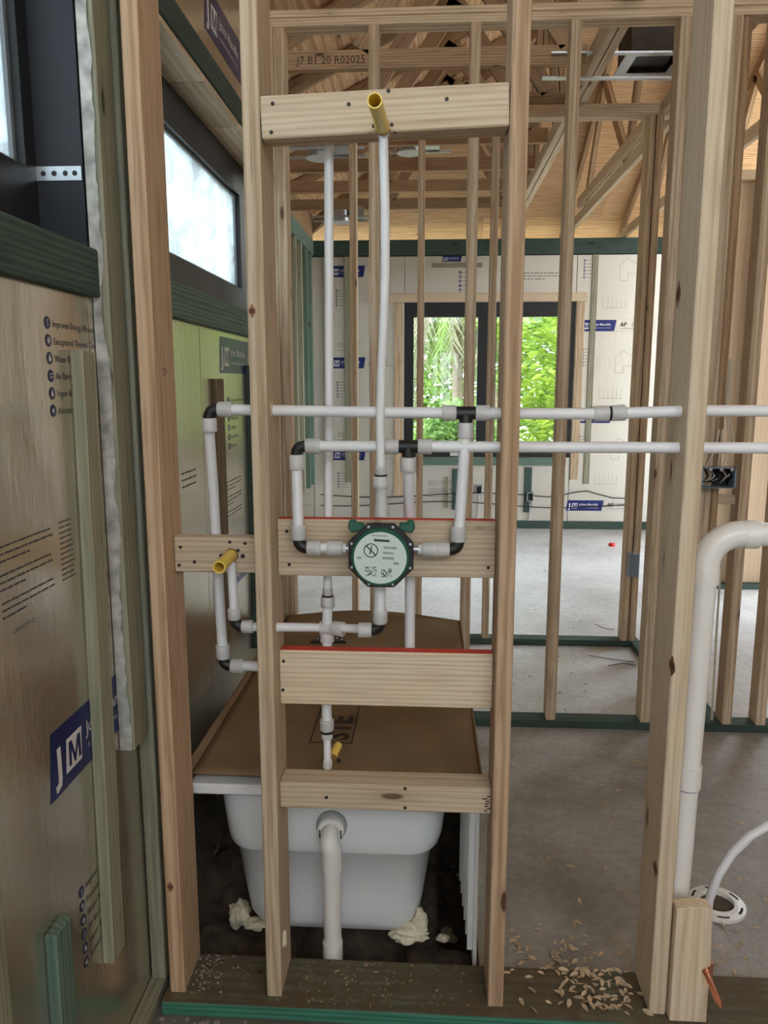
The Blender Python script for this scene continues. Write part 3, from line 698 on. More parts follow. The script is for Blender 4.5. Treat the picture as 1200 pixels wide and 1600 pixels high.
def grid(M, parent):
    mb = MB()
    for i in range(6): mb.add([M @ Vector((x, y, .0006)) for x, y in ((i*.046, 0), (i*.046+.004, 0), (i*.046+.004, .10), (i*.046, .10))], [(0,1,2,3)])
    mb.add([M @ Vector((x, y, .0006)) for x, y in ((0, -.006), (.24, -.006), (.24, 0), (0, 0))], [(0,1,2,3)])
    return mb.build('printed_table', INKGREY, parent)
for zc in (2.90, 1.95, 1.02):
    if zc < 2.5: bullets(FDn(1.64, zc), D6, 0.034, False)
    else: bullets(FDn(1.62, 2.86), D6, 0.034, False)
    house(FDn(1.985, zc-0.25), D6); grid(FDn(1.83, zc-0.52), D6)
    MB().add([FDn(2.19, zc-0.62) @ Vector(p) for p in ((0,0,.0006),(.07,0,.0006),(.07,.07,.0006),(0,.07,.0006))], [(0,1,2,3)]).build('printed_square', NAVY, D6)
logo(FDn(0.13, 2.86), D4, 0.06); bullets(FDn(0.32, 2.75), D4, 0.045, False); house(FDn(0.66, 2.55), D5); lines(FDn(0.98, 2.74), D5, 3, 0.4, 0.03, 8)
lines(FDn(0.0, 0.52), D2, 7, 0.30, 0.022, 12); lines(FDn(-0.20, 1.3), D1, 2, 0.2, 0.03, 13)
# two-light window
w3 = struct('window_3'); yw = YD+0.04
mb = MB()
gl = ((-0.170, 0.520), (0.718, 1.410)); gz0, gz1 = 0.960, 2.292
mb.box((WX0, yw-0.03, VZ0), (WX1, yw+0.05, gz0)); mb.box((WX0, yw-0.03, gz1), (WX1, yw+0.05, VZ1))
for a, b2 in ((WX0, gl[0][0]), (gl[0][1], gl[1][0]), (gl[1][1], WX1)): mb.box((a, yw-0.03, gz0), (b2, yw+0.05, gz1))
mb.build('window_frame', FRAMEB, w3)
for a, b2 in gl: MB().box((a, yw+0.008, gz0), (b2, yw+0.014, gz1)).build('window_pane', GLASS, w3)
MB().box((0.24, yw-0.045, 0.80), (0.33, yw-0.028, 0.845)).build('window_latch', PEXGREY, w3)

# ------------------------------------------------------------------ roof trusses
ORD = ['first', 'second', 'third', 'fourth', 'fifth', 'sixth', 'seventh']
GX = 0.80
def member(name, p0, p1, t, mat=TRUSS, w=0.089, side=(0,1,0), th=0.038): return lumber(name, p0, p1, th, w, mat, t, side, bevel=0.002)
for k in range(6):
    y = 4.06 + 0.61*k
    t = thing('roof_truss', f'{ORD[k]} roof truss behind the plumbing wall, counted from the valve towards the back window', 'truss', (EX, y, ZP), 'roof trusses over the hall')
    member('bottom_chord', (EX, y, ZP+0.045), (GX-0.06, y, ZP+0.045), t)
    xh = min(EX + (EY-y), 2.2); top = lambda x: ZE+SL*(x-EX)-0.055
    member('top_chord', (EX-0.3, y, top(EX-0.3)), (xh, y, top(xh)), t)
    if xh < GX: member('flat_chord', (xh, y, top(xh)), (GX, y, top(xh)), t)
    for a, b2 in ((-0.35, 0.15), (0.65, 0.15)):
        zb = top(min(b2, xh)); member('web', (a, y, ZP+0.09), (b2, y, zb-0.04), t)
    if k == 0:
        MB().mesh(text_mesh('J7 B1 20 R02025', 0.05), Matrix(((1,0,0,-0.66),(0,0,-1,y-0.0200),(0,1,0,ZP+0.028),(0,0,0,1)))).build('printed_lettering', plain('stamp_ink', lin(70,44,28), 0.8), t)['kind'] = 'stuff'
g = thing('girder_truss', 'doubled girder truss running back to the window wall', 'truss', (GX, 3.5, ZP))
for dx in (0, 0.045):
    member('bottom_chord', (GX+dx-0.02, 3.2, ZP+0.045), (GX+dx-0.02, 8.6, ZP+0.045), g, PINEPALE, 0.089, (1,0,0))
    for (ya, yb) in ((5.2, 5.9), (6.6, 5.9), (6.6, 7.3), (7.9, 7.3)):
        member('web', (GX+dx-0.02, ya, ZP+0.1), (GX+dx-0.02, yb, roofz(4, yb)-0.1), g, TRUSS, 0.089, (1,0,0))
    member('top_chord', (GX+dx-0.02, 9.0, ZE+SL*(EY-9.0)-0.055), (GX+dx-0.02, 5.0, roofz(4, 5.0)-0.055), g, TRUSS, 0.089, (1,0,0))
for k in range(3):
    x = 1.42 + 0.61*k
    t = thing('jack_truss', f'{ORD[k]} short hip truss beyond the girder, over the closet side', 'truss', (x, 8.5, ZP), 'short hip trusses')
    member('bottom_chord', (x, 4.7, ZP+0.045), (x, 8.6, ZP+0.045), t, PINEPALE, 0.089, (1,0,0))
    member('top_chord', (x, 9.0, ZE+SL*(EY-9.0)-0.055), (x, 5.0, roofz(8, 5.0)-0.055), t, TRUSS, 0.089, (1,0,0))
    for (ya, yb) in ((7.5, 6.9), (6.0, 6.9), (6.0, 5.3)):
        member('web', (x, ya, ZP+0.09), (x, yb, roofz(8, yb)-0.1), t, TRUSS, 0.089, (1,0,0))
hp = thing('hip_rafter', 'long sloping hip rafter under the plywood roof', 'rafter', (EX, EY, ZE))
member('rafter_board', (EX-0.2, EY+0.2, ZE-0.2), (2.3, EY-3.6, ZE+1.8-0.1), hp, TRUSS, 0.12, (1,1,0))
# rough header brace beside the hall door
br = thing('diagonal_brace', 'light diagonal brace board sloping beneath the plywood', 'brace', (1.35, 6.4, 3.2))
lumber('brace_board', P(1010, 195, Y=5.4), P(905, 318, Y=7.6), 0.038, 0.089, PINEPALE, br, (1,0,0))

# ------------------------------------------------------------------ water pipes
PR = 0.0128
def pipe(name, label, pts, loc=None, r=PR, mat=PEX, n=16):
    t = thing(name, label, 'pipe', pts[0] if loc is None else loc)
    MB().tube(pts, r, n).build('tube', mat, t); return t
def collar(t, a, b2, r=0.0178, mat=PEXGREY, name='collar'):
    a, b2 = Vector(a), Vector(b2); d = (b2-a); 
    return MB().tube([a, a+d*0.08, a+d*0.7, a+d*0.92, b2], [r*0.9, r, r*1.0, r*1.04, r*0.95], 16, 0).build(name, mat, t)
def elbow(t, c, d1, d2, mat=BLACKPL, r=0.0142, L=0.022):
    c, d1, d2 = Vector(c), Vector(d1), Vector(d2)
    pts = [c+d1*L] + [c + d1*L*(1-s)**2 + d2*L*s**2 for s in (0.25, 0.5, 0.75)] + [c+d2*L]
    o = MB().tube(pts, r, 14).build('elbow', mat, t)
    return o
def tee(t, c, mat=BLACKPL, down=True, r=0.0150):
    c = Vector(c); mb = MB().tube([c-Vector((0.022,0,0)), c+Vector((0.022,0,0))], r, 16)
    mb.tube([c, c-Vector((0,0,0.024))], r, 16)
    return mb.build('tee', mat, t)
XV, ZV = Vector((1,0,0)), Vector((0,0,1))
YH = 1.772
h1z, h2z = P(600, 643, Y=YH).z, P(700, 698, Y=YH).z
pl = P(326, 638, Y=YH); 
# upper run with its drop towards the foil wall
h1 = pipe('water_pipe', 'upper horizontal white water pipe through the studs', [(pl.x+0.02, YH, h1z+0.004), (-0.1, YH, h1z-0.002), (0.25, YH, h1z-0.004), (P(940,645,Y=YH).x, YH, h1z-0.004), (0.6, YH, h1z+0.003), (2.2, YH, h1z+0.006)])
tx = P(728, 645, Y=YH).x
tee(h1, (tx, YH, h1z-0.003)); collar(h1, (tx-0.022, YH, h1z-0.003), (tx-0.054, YH, h1z-0.003)); collar(h1, (tx+0.022, YH, h1z-0.003), (tx+0.054, YH, h1z-0.003))
collar(h1, (tx, YH, h1z-0.025), (tx, YH, h1z-0.060))
cx = P(953, 646, Y=YH).x; collar(h1, (cx-0.002, YH, h1z-0.003), (cx-0.036, YH, h1z-0.004)); collar(h1, (cx+0.002, YH, h1z-0.003), (cx+0.034, YH, h1z-0.001))
collar(h1, (cx-0.003, YH, h1z-0.003), (cx+0.003, YH, h1z-0.003), 0.0165, BLACKPL, 'coupling_ring')
MB().tube([(-0.3645, YH+0.001, h1z+0.002), (-0.358, YH+0.001, h1z+0.002)], 0.019, 16).build('stud_grommet', PINE, h1)
elbow(h1, (pl.x, YH, h1z+0.004), XV, -ZV); collar(h1, (pl.x+0.022, YH, h1z+0.004), (pl.x+0.055, YH, h1z+0.004)); collar(h1, (pl.x, YH, h1z-0.016), (pl.x, YH, h1z-0.048))
a = P(326, 665, Y=YH); b2 = P(349, 1040, Y=1.846); m1 = P(337, 835, Y=1.846)
lv = pipe('water_drop', 'long slanted white pipe dropping beside the foil wall', [(a.x, YH, a.z), tuple(a.lerp(m1, 0.5)+Vector((0,0.004,0))), tuple(m1), tuple(b2+Vector((0,0,0.02)))])
elbow(lv, b2, ZV, XV); collar(lv, b2+Vector((0,0,.02)), b2+Vector((0,0,.056))); collar(lv, b2+Vector((.02,0,0)), b2+Vector((.052,0,0)))
MB().tube([b2+Vector((0.04,0,0)), Vector((-0.27, 1.846, b2.z))], PR, 14).build('tube', PEX, lv)
# second run
e2 = P(463, 697, Y=YH)
h2 = pipe('water_pipe', 'lower horizontal white water pipe through the studs', [(e2.x+0.018, YH, h2z), (0.3, YH, h2z), (2.2, YH, h2z+0.002)])
elbow(h2, (e2.x, YH, h2z), XV, -ZV); collar(h2, (e2.x+0.022, YH, h2z), (e2.x+0.055, YH, h2z)); collar(h2, (e2.x, YH, h2z-0.02), (e2.x, YH, h2z-0.055))
t2 = P(638, 697, Y=YH).x
tee(h2, (t2, YH, h2z)); collar(h2, (t2-0.022, YH, h2z), (t2-0.054, YH, h2z)); collar(h2, (t2+0.022, YH, h2z), (t2+0.054, YH, h2z)); collar(h2, (t2, YH, h2z-0.025), (t2, YH, h2z-0.058))
# legs to the valve
VC = P(596, 865, Y=1.735); vz = VC.z
def leg(label, x0, z0, corner, sgn, xend):
    c = Vector(corner)
    t = pipe('valve_supply', label, [(x0, YH, z0), (c.x, c.y, c.z+0.02)])
    d = Vector((sgn, 0, 0)); elbow(t, c, ZV, d); collar(t, c+ZV*0.02, c+ZV*0.055); collar(t, c+d*0.02, c+d*0.052)
    MB().tube([c+d*0.03, Vector((xend, c.y, c.z))], PR*0.95, 14).build('tube', PEX, t)
    e = Vector((xend, c.y, c.z)); collar(t, e-d*0.008, e-d*0.045); MB().tube([e-d*0.01, e+d*0.012], 0.0105, 12).build('threaded_nipple', STEEL, t)
    return t
cl = P(467, 857, Y=YH-0.005); cr = P(716, 858, Y=YH-0.005); cr.z = cl.z = (cl.z+cr.z)/2
leg('white supply pipe dropping to the near-wall side of the valve', e2.x, h2z-0.045, cl, 1, VC.x-0.085)
leg('white supply pipe dropping to the stud side of the valve', tx, h1z-0.05, cr, -1, VC.x+0.085)
# riser to the shower head stub
rp = [P(597,v,Y=1.752) for v in (808, 765)]
ri = thing('shower_riser', 'bowed white riser pipe from the valve to the upper stub', 'pipe', (VC.x, 1.752, vz+0.07))
MB().tube([P(595, 735, Y=1.75), P(594, 660, Y=1.75), P(596, 580, Y=1.745), P(599.5, 500, Y=1.742), P(602, 420, Y=1.74), P(602, 330, Y=1.738), P(600, 260, Y=1.736), P(599, 205, Y=1.734)], 0.0098, 16).build('tube', PEX, ri)
c0 = P(595, 742, Y=1.75)
MB().tube([P(596, 806, Y=1.75), P(596, 785, Y=1.75), P(595.5, 757, Y=1.75)], [0.0165, 0.0135, 0.0135], 14).build('adapter', PEXGREY, ri)
collar(ri, c0, c0+ZV*0.020, 0.0135); collar(ri, c0-ZV*0.003, c0-ZV*0.030, 0.0178)
MB().tube([c0-ZV*0.004, c0+ZV*0.001], 0.015, 14).build('coupling_ring', BLACKPL, ri)
e3 = P(599, 214, Y=1.735); collar(ri, e3, e3+ZV*0.026, 0.0140)
# yellow stubs
def stub(label, base, tip, r=0.0145, cap=False):
    base, tip = Vector(base), Vector(tip); t = thing('stub_out', label, 'pipe stub', base); d = (tip-base)
    n = 16; mb = MB()
    mb.tube([base, tip], r, n, caps=False); mb.tube([tip, base+d*0.3], r*0.82, n, caps=False)
    ax = d.normalized(); a = ax.orthogonal().normalized(); b_ = ax.cross(a)
    ring = [tip + (a*math.cos(2*math.pi*k/n)+b_*math.sin(2*math.pi*k/n))*q for q in (r, r*0.82) for k in range(n)]
    mb.add(ring, [(k, (k+1)%n, n+(k+1)%n, n+k) for k in range(n)])
    mb.build('sleeve', YELLOW, t)
    MB().tube([base+d*0.3, base+d*0.34], r*0.8, n).build('plug', YELLOW, t)
    w = MB(); w.tube([base+ax*0.002, base+ax*0.010], r*1.25, 6); w.build('hex_collar', plain('brass', lin(150,118,70), 0.4, 0.6), t)
    for s in (-1, 1): screw(base + Vector((s*r*1.8, 0.004, -0.004)), t, 0.0055)
    return t
b0 = P(597.5, 200, Y=1.72); stub('yellow stub pointing out of the upper block', (b0.x, 1.720, b0.z), (b0.x-0.004, 1.545, b0.z-0.005))
b1 = P(362, 868, Y=1.786); stub('yellow stub pointing out of the small block', (b1.x, 1.786, b1.z+0.002), (b1.x+0.002, 1.665, b1.z))
# pipe down from the small block, joining the tub line
k0 = P(360, 886, Y=1.762); k1 = P(364, 972, Y=1.772)
tb = thing('tub_line', 'white pipe from the small block through the stud to the valve bottom', 'pipe', k1)
c1 = P(367, 983, Y=YH); c1.z = P(500, 981, Y=YH).z
MB().tube([(b1.x+0.002, 1.772, b1.z-0.012), (k0.x, 1.772, k0.z), (c1.x, YH, c1.z+0.02)], PR*0.85, 14).build('tube', PEX, tb)
elbow(tb, c1, ZV, XV); collar(tb, c1+ZV*0.018, c1+ZV*0.045, 0.016); collar(tb, c1+XV*0.018, c1+XV*0.045, 0.016)
ex = P(594, 981, Y=1.765)
ce = Vector((ex.x, YH-0.01, c1.z))
YT = 1.846; tj = P(511, 981, Y=YT); tz = tj.z
MB().tube([c1+XV*0.03, c1+XV*0.10, (tj.x-0.03, YT, tz), (tj.x+0.02, YT, tz), ce-XV*0.03+Vector((0,0.006,0)), ce-XV*0.02], PR*0.85, 14).build('tube', PEX, tb)
elbow(tb, ce, ZV, -XV); collar(tb, ce-XV*0.02, ce-XV*0.052); collar(tb, ce+ZV*0.018, ce+ZV*0.050)
MB().tube([ce+ZV*0.03, Vector((ce.x, YH-0.012, vz-0.055))], 0.0135, 14).build('tube', PEX, tb)
collar(tb, Vector((tj.x+0.012, YT, tz)), Vector((tj.x+0.044, YT-0.012, tz)), 0.0185)
mbt = MB().tube([(tj.x-0.018, YT, tz), (tj.x+0.014, YT, tz)], 0.0165, 14); mbt.build('tee', PEXGREY, tb)
# tall pipe behind the blocks and the spout line
tl = thing('spout_riser', 'tall white pipe hanging behind the upper block', 'pipe', (P(513,230,Y=1.815).x, 1.815, 0.5))
MB().tube([P(514, 190, Y=1.815), P(514, 640, Y=1.85), P(512, 905, Y=1.85), P(512, 925, Y=YT)], 0.0105, 16).build('tube', PEX, tl)
q = P(512, 930, Y=YT); collar(tl, q, q+ZV*0.018, 0.0125); collar(tl, q-ZV*0.003, q-ZV*0.030, 0.0175); MB().tube([q-ZV*0.004, q+ZV*0.001], 0.0145, 14).build('coupling_ring', BLACKPL, tl)
MB().tube([q-ZV*0.02, Vector((tj.x, YT, tz+0.012))], PR, 14).build('tube', PEX, tl)
lo = P(510, 1102, Y=1.80)
sp = thing('tub_spout_line', 'short white pipe from the second red block to the lowest block', 'pipe', lo)
MB().tube([Vector((tj.x, YT, tz-0.012)), Vector((tj.x, YT, tz-0.035))], [0.0165, 0.018], 14).build('tee_branch', PEXGREY, sp)
MB().tube([Vector((tj.x, YT, tz-0.03)), P(510, 1085, Y=YT)], PR, 14).build('tube', PEX, sp)
q2 = P(511, 1142, Y=1.845)
MB().tube([P(510, 1084, Y=YT), q2], PR, 14).build('tube', PEX, sp)
collar(sp, q2+ZV*0.002, q2+ZV*0.032, 0.0178); collar(sp, q2-ZV*0.003, q2-ZV*0.020, 0.0142); MB().tube([q2-ZV*0.004, q2+ZV*0.002], 0.0172, 14).build('coupling_ring', BLACKPL, sp)
q3 = P(512, 1193, Y=1.838); MB().tube([q2, q3], 0.0098, 14).build('tube', PEX, sp)
collar(sp, q3+ZV*0.012, q3-ZV*0.012, 0.0125)
ys = P(517, 1188, Y=1.85); stub('yellow stub at the lowest block pointing to the tub', (ys.x, 1.852, ys.z), (ys.x+0.010, 1.925, ys.z+0.004), 0.011)
# middle branch behind the blocks
md = thing('branch_pipe', 'white branch pipe dropping behind both red blocks', 'pipe', (t2, YH, h2z-0.06))
MB().tube([(t2, YH, h2z-0.045), (t2, 1.80, 1.33), (P(641,830,Y=1.852).x, 1.852, 1.26), (P(640, 1040, Y=1.852).x, 1.852, 0.93)], PR, 16).build('tube', PEX, md)

# ------------------------------------------------------------------ shower valve
va = thing('shower_valve', 'octagonal black and green shower valve with round printed cover', 'valve', VC)
def octo(R0, y0, y1, n=8, rot=math.pi/8):
    return [Vector((VC.x+R0*math.cos(rot+2*math.pi*k/n), y0, vz+R0*math.sin(rot+2*math.pi*k/n))) for k in range(n)]
mb = MB()
mb.poly(octo(0.066, 1.722, 0), (0, 0.072, 0)); mb.build('body', VGREEN, va, 0.004)
o8, i8 = octo(0.0805, 1.712, 0), octo(0.060, 1.712, 0); mb = MB(); n = 8
vv = o8 + i8 + [p+Vector((0,0.012,0)) for p in o8+i8]
ff = [(k, (k+1)%n, n+(k+1)%n, n+k) for k in range(n)] + [(2*n+k, 3*n+k, 3*n+(k+1)%n, 2*n+(k+1)%n) for k in range(n)] + [(k, 2*n+k, 2*n+(k+1)%n, (k+1)%n) for k in range(n)] + [(n+k, n+(k+1)%n, 3*n+(k+1)%n, 3*n+k) for k in range(n)]
mb.add(vv, ff).build('mounting_ring', BLACKPL, va, 0.002)
for k in range(8):
    a = 2*math.pi*k/8 + math.pi/8; screw((VC.x+0.0725*math.cos(a), 1.7118, vz+0.0725*math.sin(a)), va, 0.003).data.materials[0] = STEEL
ringp = lambda r, y: [Vector((VC.x+r*math.cos(2*math.pi*k/40), y, vz+r*math.sin(2*math.pi*k/40))) for k in range(40)]
mb = MB()
for (ra, ya), (rb, yb) in (((0.066, 1.712), (0.066, 1.692)), ((0.066, 1.692), (0.0625, 1.688)), ((0.0625, 1.688), (0.060, 1.690))):
    mb.add(ringp(ra, ya)+ringp(rb, yb), [(k, (k+1)%40, 40+(k+1)%40, 40+k) for k in range(40)], 0, True)
mb.build('cover_rim', VGREEN, va)
cv = MB().poly(ringp(0.0612, 1.6905), (0, 0.02, 0)).build('cover_disc', VLABEL, va)
for s in (-1, 1):   # upper lugs
    MB().poly([(VC.x+s*0.036, 1.735, vz+0.055), (VC.x+s*0.070, 1.735, vz+0.048), (VC.x+s*0.078, 1.735, vz+0.060), (VC.x+s*0.074, 1.735, vz+0.078), (VC.x+s*0.062, 1.735, vz+0.079), (VC.x+s*0.056, 1.735, vz+0.070), (VC.x+s*0.044, 1.735, vz+0.072)], (0, 0.02, 0)).build('mounting_lug', VGREEN, va, 0.003)
pm = MB(); yq = 1.6898
def flat(pts): pm.add([(VC.x+x, yq, vz+y) for x, y in pts], [tuple(range(len(pts)))])
cx_, cy_, r0 = -0.021, 0.017, 0.0165
for k in range(24):
    a, b_ = 2*math.pi*k/24, 2*math.pi*(k+1)/24
    flat([(cx_+r0*math.cos(a), cy_+r0*math.sin(a)), (cx_+r0*math.cos(b_), cy_+r0*math.sin(b_)), (cx_+(r0-.0022)*math.cos(b_), cy_+(r0-.0022)*math.sin(b_)), (cx_+(r0-.0022)*math.cos(a), cy_+(r0-.0022)*math.sin(a))])
flat([(cx_-.0125, cy_+.0105), (cx_-.0105, cy_+.0125), (cx_+.0125, cy_-.0105), (cx_+.0105, cy_-.0125)])
flat([(cx_-.004, cy_-.008), (cx_-.001, cy_-.009), (cx_+.003, cy_+.010), (cx_+.001, cy_+.011)])
flat([(-.014, .0385), (.021, .0365), (.021, .0415), (-.014, .0435)])
rr = random.Random(2)
for (x, y, w, c) in ((.007,.026,.032,2), (.006,.014,.030,2), (.004,.002,.030,2), (-.052,.002,.010,2), (.030,-.010,.014,2), (-.02,.052,.04,1)):
    for i in range(c): flat([(x, y-.003*i), (x+w*rr.uniform(.7,1), y-.003*i-.001), (x+w*.9, y-.003*i-.0022), (x, y-.003*i-.0012)])
for (x0, y0, w) in ((-.034, -.042, .026), (.002, -.044, .024)):    # two small line drawings
    for k in range(34):
        ax, ay = x0+w*rr.random(), y0+.021*rr.random(); bx, by = min(x0+w, max(x0, ax+rr.uniform(-.009,.009))), min(y0+.021, max(y0, ay+rr.uniform(-.007,.007)))
        d = Vector((bx-ax, by-ay)); nn = Vector((-d.y, d.x)).normalized()*.0006
        flat([(ax-nn.x, ay-nn.y), (bx-nn.x, by-nn.y), (bx+nn.x, by+nn.y), (ax+nn.x, ay+nn.y)])
pm.build('printed_label', INK, cv)

# ------------------------------------------------------------------ bathtub, its cover, drain and foam
bt = thing('bathtub', 'white bathtub under a cardboard sheet', 'bathtub', (-0.22, 2.6, 0.0))
mb = MB(); TY0, TY1 = 1.885, 3.34
mb.box((-0.635, TY0, 0.497), (0.150, TY1, 0.528)); mb.build('rim', TUBW, bt, 0.006)
def ring(xc, yc, hx, hy, z, n=56, e=5.0):
    out = []
    for k in range(n):
        a = 2*math.pi*k/n; ca, sa = math.cos(a), math.sin(a)
        out.append((xc+hx*math.copysign(abs(ca)**(2/e), ca), yc+hy*math.copysign(abs(sa)**(2/e), sa), z))
    return out
def loft(mb, rings, mi=0):
    n = len(rings[0]); v = [p for r_ in rings for p in r_]; f = []
    for i in range(len(rings)-1):
        for k in range(n): f.append((i*n+k, (i+1)*n+k, (i+1)*n+(k+1)%n, i*n+(k+1)%n))
    mb.add(v, f, mi, True); return mb
yc, hy = (TY0+TY1)/2+0.02, (TY1-TY0)/2
mb = MB()
loft(mb, [ring(-0.245, yc, 0.350, hy-0.012, 0.498, e=9), ring(-0.245, yc, 0.342, hy-0.018, 0.480, e=9), ring(-0.245, yc, 0.325, hy-0.024, 0.472, e=9)])
mb.build('under_rim', TUBW, bt)
def rring(x0, x1, y0, y1, r, z, m=8):
    out = []
    for cx, cy, a0 in ((x1-r, y1-r, 0), (x0+r, y1-r, 1), (x0+r, y0+r, 2), (x1-r, y0+r, 3)):
        for k in range(m+1):
            a = (a0+k/m)*math.pi/2; out.append((cx+r*math.cos(a), cy+r*math.sin(a), z))
    return out
mb = MB(); B_ = lambda x0, x1, yf, r, z: rring(x0, x1, TY0+yf, TY1-yf+0.02, r, z)
rs_ = [B_(-0.585, 0.066, 0.060, 0.085, 0.50), B_(-0.579, 0.060, 0.062, 0.085, 0.42), B_(-0.570, 0.050, 0.065, 0.085, 0.335), B_(-0.564, 0.040, 0.068, 0.085, 0.300), B_(-0.556, 0.030, 0.072, 0.082, 0.289), B_(-0.545, 0.020, 0.078, 0.080, 0.286),
       B_(-0.522, -0.004, 0.086, 0.078, 0.120), B_(-0.514, -0.012, 0.090, 0.078, 0.066), B_(-0.498, -0.028, 0.100, 0.075, 0.036), B_(-0.470, -0.056, 0.124, 0.070, 0.022)]
loft(mb, rs_); mb.add(rs_[-1], [tuple(range(36))])
mb.build('basin', TUBW, bt)
ap = MB().box((0.135, TY0+0.012, 0.0), (0.146, TY1-0.02, 0.49)).build('apron', TUBW, bt, 0.002)
for k in range(6):
    yy = TY0+0.03+0.06*k
    MB().box((0.120-0.002*k, yy, 0.04), (0.135, yy+0.004, 0.45-0.03*k)).build('apron_rib', TUBW, bt)
cvp = []
MB().poly([(0.135, TY0+0.02, 0.497), (0.135, TY0+0.02, 0.43), (0.128, TY0+0.02, 0.455), (0.112, TY0+0.02, 0.475), (0.085, TY0+0.02, 0.488), (0.05, TY0+0.02, 0.497)], (0, 0.006, 0)).build('apron_gusset', TUBW, bt)
for s in (0, 1):
    MB().box((-0.235+s*0.13-0.09, 2.02, 0.035), (-0.225+s*0.13-0.085, 2.035, 0.06)).build('foot_lug', TUBW, bt)
# cardboard
cb = thing('cardboard_sheet', 'brown cardboard sheet lying over the bathtub', 'cardboard', (-0.22, 2.55, 0.535))
zc = 0.552
v = []; f = []; nx, ny = 24, 36; X0, X1, Y0_, Y1_ = -0.632, 0.150, 1.90, 3.33
for j in range(ny+1):
    for i in range(nx+1):
        x = X0+(X1-X0)*i/nx; y = Y0_+(Y1_-Y0_)*j/ny
        z = zc + 0.004*noise.noise(Vector((x*3, y*3, 0))) 
        if y > 3.05: z += 0.03*math.sin((x-X0)/(X1-X0)*math.pi*1.1)*(y-3.05)/0.28
        v.append((x, y, z))
k = len(v)
v += [(x, y, z-0.005) for x, y, z in v]
for j in range(ny):
    for i in range(nx):
        a = j*(nx+1)+i; f.append((a, a+1, a+nx+2, a+nx+1)); f.append((k+a, k+a+nx+1, k+a+nx+2, k+a+1))
for i in range(nx): f.append((i, k+i, k+i+1, i+1)); a = ny*(nx+1)+i; f.append((a, a+1, k+a+1, k+a))
for j in range(ny): a = j*(nx+1); f.append((a, a+nx+1, k+a+nx+1, k+a)); a += nx; f.append((a, k+a, k+a+nx+1, a+nx+1))
MB().add(v, f, 0, True).build('top_sheet', CARD, cb)
MB().poly([(0.148, 1.905, zc+0.004), (0.154, 1.905, zc-0.02), (0.150, 3.30, zc-0.02), (0.146, 3.32, zc+0.004)], (0.003, 0, 0)).build('folded_edge', CARD, cb)
MB().poly([(-0.634, 1.905, zc), (-0.650, 1.925, zc+0.016), (-0.640, 2.6, zc+0.022), (-0.660, 3.25, zc+0.02), (-0.634, 3.30, zc)], (0.004, 0, 0.003)).build('folded_edge', CARD, cb)
# lettering and frame printed on the sheet (reads away from the viewer)
pr = MB(); M = Matrix(((0,-1,0,0),(1,0,0,0),(0,0,1,0),(0,0,0,1)))
s0 = P(483, 1160, Z=zc+0.005); s1 = P(548, 1164, Z=zc+0.005)
Mx = Matrix.Translation((s1.x-0.012, s0.y+0.02, zc+0.0052)) @ M
th = text_mesh('STE', 0.105, 'LEFT', 0.03); pr.mesh(th, Mx, 0)
xa, xb, ya, yb = s0.x, s1.x+0.003, s0.y, s0.y+0.36
for a in ((xa, ya, xb, ya+0.005), (xa, ya, xa+0.004, yb), (xb-0.004, ya, xb, yb), (xa, yb-0.005, xb, yb)):
    pr.add([(a[0], a[1], zc+0.0052), (a[2], a[1], zc+0.0052), (a[2], a[3], zc+0.0052), (a[0], a[3], zc+0.0052)], [(0,1,2,3)])
pr.build('printed_lettering', CARDINK, cb)
# black perforated bracket standing on the cardboard behind the second block
pb = thing('perforated_bracket', 'black perforated bracket resting on the cardboard', 'bracket', P(515, 1000, Z=0.56))
p0 = P(485, 1003, Y=2.75); p1 = P(540, 1003, Y=2.75); pt0 = P(505, 990, Y=2.85); pt1 = P(528, 990, Y=2.85)
MB().add([p0, p1, pt1, pt0, p0-ZV*0.006, p1-ZV*0.006, pt1-ZV*0.006, pt0-ZV*0.006], [(0,1,2,3), (7,6,5,4), (0,4,5,1), (1,5,6,2), (2,6,7,3), (3,7,4,0)]).build('plate', BLACKPL, pb)
for (u, v_) in ((497,999),(500,994),(508,999),(508,993),(527,998),(526,993),(534,1000)):
    c = P(u, v_, Y=2.75+0.1*(1003-v_)/13); MB().tube([c+Vector((0,-.004,.004)), c+Vector((0,-.002,.002))], 0.0035, 8).build('perforation', PEXGREY, pb)
# overflow and drain pipe
dr = thing('overflow_drain', 'white overflow elbow and drain pipe at the tub front', 'pipe', P(520, 1500, Y=1.895))
oc = P(517, 1296, Y=1.93)
nr = MB(); kk = 36
rp_ = lambda r, y: [Vector((oc.x+r*math.cos(2*math.pi*i/kk), y, oc.z+r*math.sin(2*math.pi*i/kk))) for i in range(kk)]
prof = [(0.037, 1.945), (0.037, 1.922), (0.034, 1.917), (0.024, 1.917)]
for (ra, ya), (rb, yb) in zip(prof[:-1], prof[1:]): nr.add(rp_(ra, ya)+rp_(rb, yb), [(i, (i+1)%kk, kk+(i+1)%kk, kk+i) for i in range(kk)], 0, True)
nr.build('overflow_flange', PVC, dr)
MB().tube([(oc.x, 1.955, oc.z+0.004), (oc.x, 1.938, oc.z+0.004)], 0.043, 30).build('flange_shade', plain('flange_shade_grey', lin(150,151,150), 0.6), dr)  # grey ring paints the shade behind the white overflow flange
px, py = P(519, 1400, Y=1.893).x, 1.893
MB().tube([(oc.x, 1.94, oc.z), (oc.x, 1.91, oc.z), (oc.x, 1.899, oc.z-0.006), (oc.x, 1.894, oc.z-0.018), (px, 1.893, oc.z-0.04), (px, 1.893, oc.z-0.095)], [0.023,0.023,0.0245,0.026,0.0275,0.0275], 20).build('elbow', PVC, dr)
